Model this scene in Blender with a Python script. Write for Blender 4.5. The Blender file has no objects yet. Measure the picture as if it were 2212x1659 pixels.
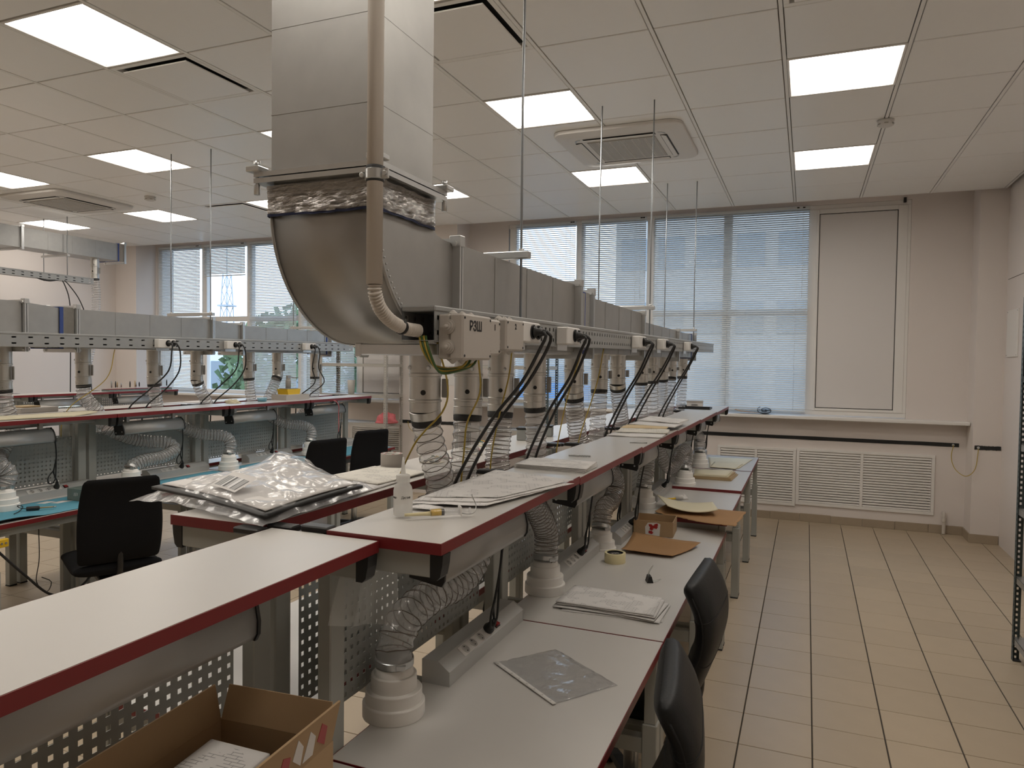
import bpy, bmesh, math, random
from mathutils import Vector, Matrix, Quaternion, noise
random.seed(7)
sc = bpy.context.scene
COL = sc.collection
# ------------------------------------------------------------------ camera
CAMH = 1.655
yaw, pitch, roll, FPX = 0.3881, -0.0317, 0.0129, 1556.84
fw = Vector((-math.sin(yaw)*math.cos(pitch), math.cos(yaw)*math.cos(pitch), math.sin(pitch)))
rt = Vector((math.cos(yaw), math.sin(yaw), 0)); up = rt.cross(fw)
r2 = rt*math.cos(roll)+up*math.sin(roll); u2 = up*math.cos(roll)-rt*math.sin(roll)
cd = bpy.data.cameras.new('camera'); cam = bpy.data.objects.new('camera', cd); COL.objects.link(cam)
m3 = Matrix((r2, u2, -fw)).transposed(); cam.matrix_world = Matrix.Translation((0, 0, CAMH)) @ m3.to_4x4()
cd.sensor_fit = 'HORIZONTAL'; cd.sensor_width = 36; cd.lens = FPX/2212*36; cd.clip_start = .05; cd.clip_end = 500
sc.camera = cam
# ------------------------------------------------------------------ world, exposure
w = bpy.data.worlds.new('sky'); sc.world = w; w.use_nodes = True
nt = w.node_tree; bg = nt.nodes['Background']
geo = nt.nodes.new('ShaderNodeTexCoord'); sep = nt.nodes.new('ShaderNodeSeparateXYZ'); rmp = nt.nodes.new('ShaderNodeValToRGB')
nt.links.new(geo.outputs['Generated'], sep.inputs[0]); nt.links.new(sep.outputs['Z'], rmp.inputs[0])
rmp.color_ramp.elements[0].position = 0.0; rmp.color_ramp.elements[0].color = (.68, .84, 1.0, 1)
rmp.color_ramp.elements[1].position = 0.7; rmp.color_ramp.elements[1].color = (.42, .66, 1.0, 1)
nt.links.new(rmp.outputs[0], bg.inputs['Color']); bg.inputs['Strength'].default_value = 3.1
LAMP = 11.6
sc.view_settings.view_transform = 'Standard'; sc.view_settings.look = 'None'
sc.view_settings.exposure = 0.0; sc.view_settings.gamma = 1.0; sc.view_settings.use_curve_mapping = False

# ------------------------------------------------------------------ materials
MATS = {}
def base(name):
    m = bpy.data.materials.new(name); m.use_nodes = True; MATS[name] = m
    return m, m.node_tree, m.node_tree.nodes['Principled BSDF']
def N(nt, t, **kw):
    n = nt.nodes.new(t)
    for k, v in kw.items():
        if k in n.inputs: n.inputs[k].default_value = v
        else: setattr(n, k, v)
    return n
def mat(name, col, rough=.5, metal=0, spec=.5, noise_amt=0, nscale=20, bump=0, bscale=60, rand=0, coat=0, emit=None):
    m, t, p = base(name)
    p.inputs['Base Color'].default_value = (*col, 1); p.inputs['Roughness'].default_value = rough
    p.inputs['Metallic'].default_value = metal; p.inputs['Specular IOR Level'].default_value = spec
    if coat: p.inputs['Coat Weight'].default_value = coat; p.inputs['Coat Roughness'].default_value = .12
    tc = N(t, 'ShaderNodeTexCoord')
    src = None
    if noise_amt:
        n = N(t, 'ShaderNodeTexNoise', Scale=nscale, Detail=4); t.links.new(tc.outputs['Object'], n.inputs['Vector'])
        mx = N(t, 'ShaderNodeMix', data_type='RGBA', blend_type='MIX')
        mx.inputs[6].default_value = (*[c*(1-noise_amt) for c in col], 1); mx.inputs[7].default_value = (*[min(1, c*(1+noise_amt)) for c in col], 1)
        t.links.new(n.outputs['Fac'], mx.inputs[0]); src = mx.outputs[2]
    if rand:
        oi = N(t, 'ShaderNodeObjectInfo'); mr = N(t, 'ShaderNodeMapRange'); mr.inputs[3].default_value = 1-rand; mr.inputs[4].default_value = 1+rand
        t.links.new(oi.outputs['Random'], mr.inputs[0])
        hv = N(t, 'ShaderNodeHueSaturation'); t.links.new(mr.outputs[0], hv.inputs['Value'])
        if src: t.links.new(src, hv.inputs['Color'])
        else: hv.inputs['Color'].default_value = (*col, 1)
        src = hv.outputs[0]
    if src: t.links.new(src, p.inputs['Base Color'])
    if bump:
        n = N(t, 'ShaderNodeTexNoise', Scale=bscale, Detail=3); t.links.new(tc.outputs['Object'], n.inputs['Vector'])
        b = N(t, 'ShaderNodeBump', Strength=bump, Distance=.002); t.links.new(n.outputs['Fac'], b.inputs['Height']); t.links.new(b.outputs[0], p.inputs['Normal'])
    if emit: p.inputs['Emission Color'].default_value = (*emit[0], 1); p.inputs['Emission Strength'].default_value = emit[1]
    return m
mat('wall', (.74, .68, .64), .85, noise_amt=.02, nscale=3, bump=.15, bscale=200)
mat('ceil_tile', (.90, .89, .865), .32, spec=.45, noise_amt=.01, rand=.012)
mat('ceil_bar', (.86, .85, .82), .4)
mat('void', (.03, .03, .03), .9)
mat('concrete', (.38, .37, .35), .9)
mat('floor_tile', (.475, .385, .275), .38, noise_amt=.05, nscale=9, rand=.05, bump=.06, bscale=40)
mat('grout', (.055, .045, .035), .9)
mat('skirt_tile', (.36, .29, .21), .5, noise_amt=.06, rand=.04)
mat('galv', (.40, .395, .38), .45, metal=.85, noise_amt=.10, nscale=14, bump=.05, bscale=30)
mat('galv_dark', (.42, .42, .41), .4, metal=.8, noise_amt=.1)
mat('pipe_galv', (.58, .57, .54), .36, metal=.95, noise_amt=.08, nscale=30)
mat('zinc', (.62, .63, .63), .3, metal=.9)
mat('tray', (.36, .365, .36), .45, metal=.5)
mat('coil_wire', (.13, .105, .085), .45, metal=.3)
mat('rod', (.34, .36, .38), .4, metal=.7)
mat('laminate', (.55, .53, .50), .36, spec=.5, noise_amt=.01)
mat('red_edge', (.17, .014, .016), .4)
mat('bench_grey', (.36, .365, .335), .5, spec=.4)
mat('peg_grey', (.33, .345, .33), .5)
mat('lamp_grey', (.38, .38, .37), .38, metal=.3)
mat('strip_grey', (.50, .50, .485), .42, metal=.2)
mat('black_plastic', (.012, .012, .012), .45)
mat('black_rubber', (.018, .018, .018), .6)
mat('black_fabric', (.0075, .0075, .0085), .9, spec=.2, bump=.2, bscale=500)
mat('leather', (.009, .0095, .010), .48, spec=.28, bump=.25, bscale=160)
mat('seam', (.004, .004, .004), .8)
mat('white_plastic', (.70, .68, .65), .45)
mat('beige_pvc', (.58, .53, .47), .45)
mat('box_pvc', (.45, .415, .375), .5)
mat('cone_white', (.86, .84, .80), .6, noise_amt=.03)
mat('frame_white', (.78, .755, .72), .4)
mat('panel_white', (.70, .67, .65), .5)
mat('blind', (.66, .69, .70), .5)
mat('yg_wire', (.42, .30, .04), .5)
mat('green_wire', (.05, .11, .03), .5)
mat('red', (.35, .02, .02), .4)
mat('yellow', (.75, .48, .02), .45)
mat('cream', (.70, .64, .46), .6, noise_amt=.03)
mat('kraft', (.36, .20, .085), .8, noise_amt=.08, nscale=8, bump=.1)
mat('card', (.27, .165, .085), .85, noise_amt=.08, nscale=10)
mat('card_out', (.38, .255, .14), .8, noise_amt=.06)
mat('mat_blue', (.10, .33, .44), .7, noise_amt=.03)
mat('box_green', (.16, .20, .18), .7, noise_amt=.1)
mat('manila', (.62, .48, .28), .7)
mat('tape_yellow', (.72, .64, .38), .5)
mat('pink', (.62, .16, .17), .8)
mat('navy', (.03, .06, .22), .6)
mat('navy_dark', (.012, .02, .07), .6)
mat('ink', (.01, .01, .012), .6)
mat('rack_grey', (.40, .38, .345), .5, metal=.1)
mat('rack_dark', (.07, .09, .09), .5, metal=.2)
mat('black_paint', (.012, .013, .013), .5, bump=.4, bscale=50)
mat('wood', (.45, .33, .18), .7)
mat('leaf', (.13, .19, .09), .8, noise_amt=.4, nscale=3)
mat('facade', (.44, .40, .37), .8)
mat('facade_white', (.75, .76, .78), .7)
mat('sign_blue', (.04, .25, .65), .6)
mat('asphalt', (.22, .23, .22), .9)
mat('dark_glass', (.22, .25, .28), .3)
mat('skyline', (.4, .42, .45), .7)
# paper with faint print
def paper(name, lines=True, tint=(.70, .68, .66)):
    m, t, p = base(name); p.inputs['Roughness'].default_value = .75
    tc = N(t, 'ShaderNodeTexCoord'); mp = N(t, 'ShaderNodeMapping'); t.links.new(tc.outputs['Object'], mp.inputs[0])
    wv = N(t, 'ShaderNodeTexBrick', Scale=1.0); wv.offset = .37; wv.squash = 1
    wv.inputs['Brick Width'].default_value = .028; wv.inputs['Row Height'].default_value = .0085; wv.inputs['Mortar Size'].default_value = .0009 if lines else 0
    wv.inputs['Color1'].default_value = (0, 0, 0, 1); wv.inputs['Color2'].default_value = (0, 0, 0, 1); wv.inputs['Mortar'].default_value = (1, 1, 1, 1)
    t.links.new(mp.outputs[0], wv.inputs['Vector'])
    no = N(t, 'ShaderNodeTexNoise', Scale=16, Detail=1); t.links.new(mp.outputs[0], no.inputs['Vector'])
    th = N(t, 'ShaderNodeMath', operation='GREATER_THAN'); th.inputs[1].default_value = .52; t.links.new(no.outputs['Fac'], th.inputs[0])
    ml = N(t, 'ShaderNodeMath', operation='MULTIPLY'); t.links.new(wv.outputs['Color'], ml.inputs[0]); t.links.new(th.outputs[0], ml.inputs[1])
    m2 = N(t, 'ShaderNodeMath', operation='MULTIPLY'); m2.inputs[1].default_value = .62; t.links.new(ml.outputs[0], m2.inputs[0])
    mx = N(t, 'ShaderNodeMix', data_type='RGBA'); mx.inputs[6].default_value = (*tint, 1); mx.inputs[7].default_value = (.12, .12, .13, 1)
    t.links.new(m2.outputs[0], mx.inputs[0]); t.links.new(mx.outputs[2], p.inputs['Base Color'])
    return m
paper('paper_print'); paper('paper_plain', False); paper('paper_table', True, (.72, .69, .62))
# clear plastic: transparent with gloss and a little milky scatter
def clear(name, milk, col, gloss_r=.12, gloss_w=.6, bump=0, bscale=40):
    m = bpy.data.materials.new(name); m.use_nodes = True; MATS[name] = m; t = m.node_tree; t.nodes.clear()
    out = N(t, 'ShaderNodeOutputMaterial'); tr = N(t, 'ShaderNodeBsdfTransparent'); tr.inputs[0].default_value = (.97, .97, .97, 1)
    df = N(t, 'ShaderNodeBsdfDiffuse'); df.inputs[0].default_value = (*col, 1); tl = N(t, 'ShaderNodeBsdfTranslucent'); tl.inputs[0].default_value = (*col, 1)
    dm = N(t, 'ShaderNodeMixShader'); dm.inputs[0].default_value = .5; t.links.new(df.outputs[0], dm.inputs[1]); t.links.new(tl.outputs[0], dm.inputs[2])
    m1 = N(t, 'ShaderNodeMixShader'); m1.inputs[0].default_value = milk; t.links.new(tr.outputs[0], m1.inputs[1]); t.links.new(dm.outputs[0], m1.inputs[2])
    gl = N(t, 'ShaderNodeBsdfGlossy', Roughness=gloss_r); lw = N(t, 'ShaderNodeLayerWeight', Blend=.5)
    pw = N(t, 'ShaderNodeMath', operation='POWER'); pw.inputs[1].default_value = 3.0; t.links.new(lw.outputs['Facing'], pw.inputs[0])
    mm = N(t, 'ShaderNodeMath', operation='MULTIPLY_ADD'); mm.inputs[1].default_value = gloss_w*.6; mm.inputs[2].default_value = .05*gloss_w; t.links.new(pw.outputs[0], mm.inputs[0])
    m2 = N(t, 'ShaderNodeMixShader'); t.links.new(mm.outputs[0], m2.inputs[0]); t.links.new(m1.outputs[0], m2.inputs[1]); t.links.new(gl.outputs[0], m2.inputs[2])
    t.links.new(m2.outputs[0], out.inputs[0])
    if bump:
        tc = N(t, 'ShaderNodeTexCoord'); n = N(t, 'ShaderNodeTexNoise', Scale=bscale, Detail=3, Distortion=.8); t.links.new(tc.outputs['Object'], n.inputs['Vector'])
        b = N(t, 'ShaderNodeBump', Strength=bump, Distance=.004); t.links.new(n.outputs['Fac'], b.inputs['Height'])
        t.links.new(b.outputs[0], gl.inputs['Normal']); t.links.new(b.outputs[0], df.inputs['Normal'])
    return m
clear('hose_clear', .25, (.90, .89, .88), .12, 1.7, .9, 40)
clear('film', .20, (.86, .86, .88), .16, .75, .3, 26)
clear('sleeve_film', .10, (.72, .73, .76), .10, .9, .5, 22)
clear('bag_thin', .30, (.78, .78, .76), .18, .8, .2, 10)
clear('glass', .0, (1, 1, 1), .02, .5)
clear('bottle_pe', .62, (.80, .79, .76), .25, .6)
clear('syringe_clear', .22, (.85, .85, .85), .1, .8)
clear('cup_blue', .5, (.35, .65, .75), .2, .6)
# crinkled foil
m, t, p = base('foil'); p.inputs['Base Color'].default_value = (.78, .76, .74, 1); p.inputs['Metallic'].default_value = 1; p.inputs['Roughness'].default_value = .2
tc = N(t, 'ShaderNodeTexCoord'); mp = N(t, 'ShaderNodeMapping'); mp.inputs['Scale'].default_value = (55, 55, 260); t.links.new(tc.outputs['Object'], mp.inputs[0])
n1 = N(t, 'ShaderNodeTexNoise', Scale=1.6, Detail=5, Roughness=.7); t.links.new(mp.outputs[0], n1.inputs['Vector'])
b = N(t, 'ShaderNodeBump', Strength=1.0, Distance=.02); t.links.new(n1.outputs['Fac'], b.inputs['Height']); t.links.new(b.outputs[0], p.inputs['Normal'])
# LED panel diffuser with tube stripes
m = bpy.data.materials.new('led'); m.use_nodes = True; MATS['led'] = m; t = m.node_tree; t.nodes.clear()
out = N(t, 'ShaderNodeOutputMaterial'); em = N(t, 'ShaderNodeEmission'); tc = N(t, 'ShaderNodeTexCoord'); sx = N(t, 'ShaderNodeSeparateXYZ'); t.links.new(tc.outputs['Object'], sx.inputs[0])
mu = N(t, 'ShaderNodeMath', operation='MULTIPLY'); mu.inputs[1].default_value = 2*math.pi/.135; t.links.new(sx.outputs['Y'], mu.inputs[0])
co = N(t, 'ShaderNodeMath', operation='COSINE'); t.links.new(mu.outputs[0], co.inputs[0])
ab = N(t, 'ShaderNodeMath', operation='ABSOLUTE'); t.links.new(sx.outputs['X'], ab.inputs[0])
ms = N(t, 'ShaderNodeMapRange', interpolation_type='SMOOTHSTEP'); ms.inputs[1].default_value = .20; ms.inputs[2].default_value = .275; ms.inputs[3].default_value = 1; ms.inputs[4].default_value = .0; t.links.new(ab.outputs[0], ms.inputs[0])
mr = N(t, 'ShaderNodeMapRange'); mr.inputs[1].default_value = -1; mr.inputs[2].default_value = 1; mr.inputs[3].default_value = .55; mr.inputs[4].default_value = 1.35; t.links.new(co.outputs[0], mr.inputs[0])
mm = N(t, 'ShaderNodeMath', operation='MULTIPLY'); t.links.new(mr.outputs[0], mm.inputs[0]); t.links.new(ms.outputs[0], mm.inputs[1])
ad = N(t, 'ShaderNodeMath', operation='ADD'); ad.inputs[1].default_value = .18; t.links.new(mm.outputs[0], ad.inputs[0])
st = N(t, 'ShaderNodeMath', operation='MULTIPLY'); st.inputs[1].default_value = LAMP; t.links.new(ad.outputs[0], st.inputs[0])
em.inputs[0].default_value = (1, .93, .84, 1); t.links.new(st.outputs[0], em.inputs[1]); t.links.new(em.outputs[0], out.inputs[0])
mat('tube_lit', (.9, .9, .9), .4, emit=((.85, 1, 1), 4.0))
# barcode stripes
m, t, p = base('barcode'); tc = N(t, 'ShaderNodeTexCoord'); mp = N(t, 'ShaderNodeMapping'); mp.inputs['Scale'].default_value = (1, 0, 0); t.links.new(tc.outputs['Object'], mp.inputs[0])
no = N(t, 'ShaderNodeTexWhiteNoise', noise_dimensions='1D'); sx = N(t, 'ShaderNodeSeparateXYZ'); t.links.new(tc.outputs['Object'], sx.inputs[0])
mu = N(t, 'ShaderNodeMath', operation='MULTIPLY'); mu.inputs[1].default_value = 420; t.links.new(sx.outputs['X'], mu.inputs[0])
fl = N(t, 'ShaderNodeMath', operation='FLOOR'); t.links.new(mu.outputs[0], fl.inputs[0]); t.links.new(fl.outputs[0], no.inputs['W'])
gt = N(t, 'ShaderNodeMath', operation='GREATER_THAN'); gt.inputs[1].default_value = .5; t.links.new(no.outputs['Value'], gt.inputs[0])
mx = N(t, 'ShaderNodeMix', data_type='RGBA'); mx.inputs[6].default_value = (.03, .03, .03, 1); mx.inputs[7].default_value = (.72, .72, .72, 1); t.links.new(gt.outputs[0], mx.inputs[0]); t.links.new(mx.outputs[2], p.inputs['Base Color'])

# ------------------------------------------------------------------ mesh helpers
class MB:
    def __init__(s): s.v = []; s.f = []; s.sm = []
    def add(s, vs, fs, smooth=False):
        o = len(s.v); s.v += [tuple(p) for p in vs]
        for f in fs: s.f.append([i+o for i in f]); s.sm.append(smooth)
        return s
    def box(s, x0, x1, y0, y1, z0, z1):
        vs = [(x, y, z) for x in (x0, x1) for y in (y0, y1) for z in (z0, z1)]
        return s.add(vs, [(0, 1, 3, 2), (4, 6, 7, 5), (0, 4, 5, 1), (2, 3, 7, 6), (0, 2, 6, 4), (1, 5, 7, 3)])
    def cbox(s, x0, x1, y0, y1, z0, z1, c=.003):
        # chamfered box
        lo, hi = (x0, y0, z0), (x1, y1, z1); vs = []; idx = {}
        for sx in (0, 1):
            for sy in (0, 1):
                for sz in (0, 1):
                    sg = (sx, sy, sz)
                    for ax in range(3):
                        p = [(hi[a]-(c if a != ax else 0)) if sg[a] else (lo[a]+(c if a != ax else 0)) for a in range(3)]
                        idx[(sx, sy, sz, ax)] = len(vs); vs.append(p)
        fs = []
        for ax in range(3):
            a, b = (ax+1) % 3, (ax+2) % 3
            for sd in (0, 1):
                q = []
                for (i, j) in ((0, 0), (1, 0), (1, 1), (0, 1)):
                    g = [0, 0, 0]; g[ax] = sd; g[a] = i; g[b] = j; q.append(idx[(*g, ax)])
                fs.append(q if sd else q[::-1])
            for i in (0, 1):
                for j in (0, 1):
                    # edge along ax between faces a and b
                    g0 = [0, 0, 0]; g1 = [0, 0, 0]; g1[ax] = 1
                    for g in (g0, g1): g[a] = i; g[b] = j
                    q = [idx[(*g0, a)], idx[(*g1, a)], idx[(*g1, b)], idx[(*g0, b)]]
                    fs.append(q if (i == j) else q[::-1])
        for sx in (0, 1):
            for sy in (0, 1):
                for sz in (0, 1):
                    q = [idx[(sx, sy, sz, k)] for k in range(3)]
                    fs.append(q if (sx+sy+sz) % 2 else q[::-1])
        return s.add(vs, fs)
    def prism(s, poly, axis, a0, a1, smooth=False):
        n = len(poly); vs = []
        for a in (a0, a1):
            for (p, q) in poly:
                vs.append({'x': (a, p, q), 'y': (p, a, q), 'z': (p, q, a)}[axis])
        fs = [list(range(n))[::-1], list(range(n, 2*n))]
        o = len(s.v); s.v += vs
        for f in fs: s.f.append([i+o for i in f]); s.sm.append(False)
        for i in range(n):
            j = (i+1) % n; s.f.append([o+i, o+j, o+n+j, o+n+i]); s.sm.append(smooth)
        return s
    def lathe(s, prof, n=24, o=(0, 0, 0), M=None, cap=True, smooth=True):
        # profile points with a sharp turn get two rings, so steps and rims keep hard edges
        m_ = len(prof); runs = [[prof[0]]]
        for i in range(1, m_):
            runs[-1].append(prof[i])
            if i < m_-1:
                d0 = Vector((prof[i][0]-prof[i-1][0], prof[i][1]-prof[i-1][1])); d1 = Vector((prof[i+1][0]-prof[i][0], prof[i+1][1]-prof[i][1]))
                if d0.length < 1e-9 or d1.length < 1e-9 or d0.angle(d1) > .55: runs.append([prof[i]])
        def ring(r, z):
            out = []
            for k in range(n):
                a = 2*math.pi*k/n; p = Vector((r*math.cos(a), r*math.sin(a), z))
                if M: p = M @ p
                out.append(p+Vector(o))
            return out
        first = None; last = None
        for run in runs:
            b = len(s.v); vs = [p for (r, z) in run for p in ring(r, z)]
            fs = [(i*n+k, i*n+(k+1) % n, (i+1)*n+(k+1) % n, (i+1)*n+k) for i in range(len(run)-1) for k in range(n)]
            s.add(vs, fs, smooth)
            if first is None: first = b
            last = b+(len(run)-1)*n
        if cap:
            s.f.append([first+k for k in range(n)][::-1]); s.sm.append(False)
            s.f.append([last+k for k in range(n)]); s.sm.append(False)
        return s
    def tube(s, pts, r, n=8, cap=True):
        P = [Vector(p) for p in pts]; fr = frames(P); vs = []
        for i, (p, (T, U, V)) in enumerate(zip(P, fr)):
            rr = r[i] if isinstance(r, (list, tuple)) else r
            for k in range(n):
                a = 2*math.pi*k/n; vs.append(p+(U*math.cos(a)+V*math.sin(a))*rr)
        fs = []
        for i in range(len(P)-1):
            for k in range(n):
                k2 = (k+1) % n; fs.append((i*n+k, i*n+k2, (i+1)*n+k2, (i+1)*n+k))
        o = len(s.v); s.add(vs, fs, True)
        if cap:
            s.f.append([o+k for k in range(n)][::-1]); s.sm.append(False)
            s.f.append([o+(len(P)-1)*n+k for k in range(n)]); s.sm.append(False)
        return s
    def grid(s, fn, nu, nv, smooth=True, wrap=False):
        vs = [fn(i/nu, j/nv) for j in range(nv+1) for i in range(nu+1)]
        fs = [(j*(nu+1)+i, j*(nu+1)+i+1, (j+1)*(nu+1)+i+1, (j+1)*(nu+1)+i) for j in range(nv) for i in range(nu)]
        return s.add(vs, fs, smooth)
    def xf(s, M):
        s.v = [tuple(M @ Vector(p)) for p in s.v]; return s
    def mesh(s, name):
        me = bpy.data.meshes.new(name); me.from_pydata([tuple(p) for p in s.v], [], s.f)
        me.polygons.foreach_set('use_smooth', s.sm); me.update(); return me
    def build(s, name, m, parent=None, loc=(0, 0, 0), rot=(0, 0, 0), fix=False):
        me = s.mesh(name); me.materials.append(MATS[m])
        if fix:
            b = bmesh.new(); b.from_mesh(me); bmesh.ops.recalc_face_normals(b, faces=b.faces); b.to_mesh(me); b.free()
        return link(name, me, parent, loc, rot)
def link(name, me, parent=None, loc=(0, 0, 0), rot=(0, 0, 0)):
    o = bpy.data.objects.new(name, me); COL.objects.link(o); o.location = loc; o.rotation_euler = rot
    if parent is not None: o.parent = parent
    return o
def frames(P):
    n = len(P); T = []
    for i in range(n):
        d = P[min(i+1, n-1)]-P[max(i-1, 0)]; T.append(d.normalized() if d.length > 1e-9 else Vector((0, 0, 1)))
    U = T[0].orthogonal().normalized(); out = []
    for i in range(n):
        if i: U = T[i-1].rotation_difference(T[i]) @ U
        U = (U-T[i]*U.dot(T[i])).normalized(); out.append((T[i], U, T[i].cross(U)))
    return out
def spline(pts, step=.01):
    P = [Vector(p) for p in pts]; P = [P[0]*2-P[1]]+P+[P[-1]*2-P[-2]]; out = []
    for i in range(1, len(P)-2):
        a, b, c, d = P[i-1:i+3]; n = max(2, int((c-b).length/step))
        for k in range(n):
            t = k/n; out.append(.5*((2*b)+(c-a)*t+(2*a-5*b+4*c-d)*t*t+(3*b-a-3*c+d)*t**3))
    out.append(P[-2]); return out
CACHE = {}
def cached(key, fn, name, m, parent, loc=(0, 0, 0), rot=(0, 0, 0)):
    if key not in CACHE:
        mb = fn(); me = mb.mesh(name); me.materials.append(MATS[m]); CACHE[key] = me
    return link(name, CACHE[key], parent, loc, rot)
def thing(name, label, cat, loc=(0, 0, 0), rotz=0, group=None):
    o = bpy.data.objects.new(name, None); COL.objects.link(o); o.location = loc; o.rotation_euler = (0, 0, rotz); o.empty_display_size = .1
    return tag(o, label, cat, group)
def tag(o, label=None, cat=None, group=None, kind=None):
    if label: o['label'] = label
    if cat: o['category'] = cat
    if group: o['group'] = group
    if kind: o['kind'] = kind
    return o
def struct(o): o['kind'] = 'structure'; return o
def copy_tree(o, parent=None):
    c = o.copy(); COL.objects.link(c); c.parent = parent
    for ch in o.children: copy_tree(ch, c)
    return c
def text_mesh(txt, size, name, m, parent, loc, rot, extr=.0003, align='CENTER', bend=0):
    cu = bpy.data.curves.new(name, 'FONT'); cu.body = txt; cu.size = size; cu.extrude = extr; cu.align_x = align; cu.align_y = 'CENTER'
    cu.resolution_u = 3; cu.offset = bend
    tmp = bpy.data.objects.new('tmp', cu); COL.objects.link(tmp)
    dg = bpy.context.evaluated_depsgraph_get(); me = bpy.data.meshes.new_from_object(tmp.evaluated_get(dg)); me.name = name
    bpy.data.objects.remove(tmp); bpy.data.curves.remove(cu)
    me.materials.clear(); me.materials.append(MATS[m])
    return link(name, me, parent, loc, rot)
ORD = ['', 'first', 'second', 'third', 'fourth', 'fifth', 'sixth', 'seventh', 'eighth', 'ninth', 'tenth', 'eleventh', 'twelfth', 'thirteenth', 'fourteenth']
# ================================================================== THE ROOM
XL, XR, YB, YF, ZC = -9.7, 1.69, 8.2, -3.0, 3.298
# ---- floor: grout bed and tiles
fl = struct(MB().box(XL-.2, XR+.2, YF-.2, YB+.3, -.12, -.005).build('floor', 'grout'))
def tile_mb():
    g = .006; h = .0045
    return MB().cbox(g/2, .3-g/2, h/2, .3-h/2, -.02, 0, .0015)
FX0, FY0 = .06, 3.2455
vis = []; rest = MB()
i0 = math.floor((XL-FX0)/.3); i1 = math.ceil((XR-FX0)/.3); j0 = math.floor((YF-FY0)/.3); j1 = math.ceil((YB-FY0)/.3)
for i in range(i0, i1):
    for j in range(j0, j1):
        x, y = FX0+.3*i, FY0+.3*j
        own = (-.75 < x < XR-.29 and 2.0 < y < YB-.3) or (-4.2 < x < -2.0 and 1.75 < y < 5.6)
        if own and len(vis) < 300: vis.append((x, y))
        else: rest.box(x+.0021, min(x+.2979, XR), y+.0014, min(y+.2986, YB), -.02, 0)
me = tile_mb().mesh('floor_tile'); me.materials.append(MATS['floor_tile'])
for (x, y) in vis: link('floor_tile', me, fl, (x, y, 0))
tag(rest.build('floor_tiles_distant', 'floor_tile', fl), kind='stuff')

# ---- ceiling
CX0, CY0, CS, CSY = -.152, 3.587, .6, .604
ce = struct(MB().box(XL-.2, XR+.2, YF-.2, 7.87, 3.34, 3.46).build('ceiling', 'concrete'))
LIGHTS = [(l, k) for l in (0, -3, -6, -9, -12, -15) for k in (-8, -5, -2, 1, 4)]
HATCH = [(0, -1), (-3, -1), (-6, -1), (-10, 4)]
def acspan(l, k): return (l in (-2, -3) and k in (2, 3)) or (l in (-12, -13) and k in (2, 3))
ctm = MB().cbox(.0135, CS-.0135, .005, CSY-.005, 0, .014, .003).mesh('ceiling_tile'); ctm.materials.append(MATS['ceil_tile'])
crest = MB()
for l in range(-17, 4):
    for k in range(-11, 8):
        if (l, k) in LIGHTS or (l, k) in HATCH: continue
        x, y = CX0+CS*l, CY0+CSY*k
        if x > XR or x+CS < XL or y+CSY < YF: continue
        x0, x1, y1 = max(x+.0135, XL), min(x+CS-.0135, XR), min(y+CSY-.004, 7.865)
        if x1-x0 < .03: continue
        if k < -3: crest.box(x0, x1, y+.004, y1, ZC, ZC+.014)
        elif x1-x0 > .57 and y1-y > .59: link('ceiling_tile', ctm, ce, (x, y, ZC))
        else: MB().cbox(x0, x1, y+.004, y1, ZC, ZC+.014, .003).build('ceiling_tile', 'ceil_tile', ce)
tag(crest.build('ceiling_tiles_behind', 'ceil_tile', ce), kind='stuff')
for l in range(-16, 4):
    x = CX0+CS*l
    if XL < x < XR: MB().box(x-.009, x+.009, YF, 7.865, ZC-.001, ZC+.02).build('ceiling_bar', 'ceil_bar', ce)
struct(MB().box(XL, XR, 7.87, 8.5, 3.45, 3.5).box(XL, XR, 7.86, 7.875, ZC, 3.46).build('trim_1', 'wall'))

# ---- walls
W = MB().box(XL-.2, XR+.2, YB+.16, YB+.3, -.1, 1.125).box(XL-.2, XR+.2, YB, YB+.16, -.1, .21).box(XL-.2, XR+.2, YB, YB+.16, .72, 1.125)
for a_, b_ in ((XL-.2, -5.665), (-4.835, -.855), (-.12, -.045), (1.165, XR+.2)): W.box(a_, b_, YB, YB+.16, .21, .72)
W.box(XL-.2, XR+.2, YB, YB+.3, 3.32, 3.6)
W.box(.93, XR, YB, YB+.3, 1.125, 3.32).box(-4.80, -3.42, YB, YB+.3, 1.125, 3.32).box(XL-.2, -9.24, YB, YB+.3, 1.125, 3.32)
struct(W.build('wall_back', 'wall'))
struct(MB().box(1.46, XR, 7.9, YB, 0, 3.46).build('wall_pier_1', 'wall'))
struct(MB().box(-4.74, -3.95, 7.85, YB, 0, 3.46).build('wall_pier_2', 'wall'))
struct(MB().box(XL, -9.28, 7.85, YB, 0, 3.46).build('wall_pier_3', 'wall'))
wr = struct(MB().box(XR, XR+.2, YF, YB, -.1, 3.46).build('wall_right', 'wall'))
MB().box(XR-.003, XR, 5.2, 7.86, 2.46, 2.463).build('panel_joint', 'grout', wr)
struct(MB().box(XL-.2, XL, YF, YB, -.1, 3.46).build('wall_left', 'wall'))
struct(MB().box(XL, XR, YF-.2, YF, -.1, 3.46).build('wall_front', 'wall'))
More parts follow.
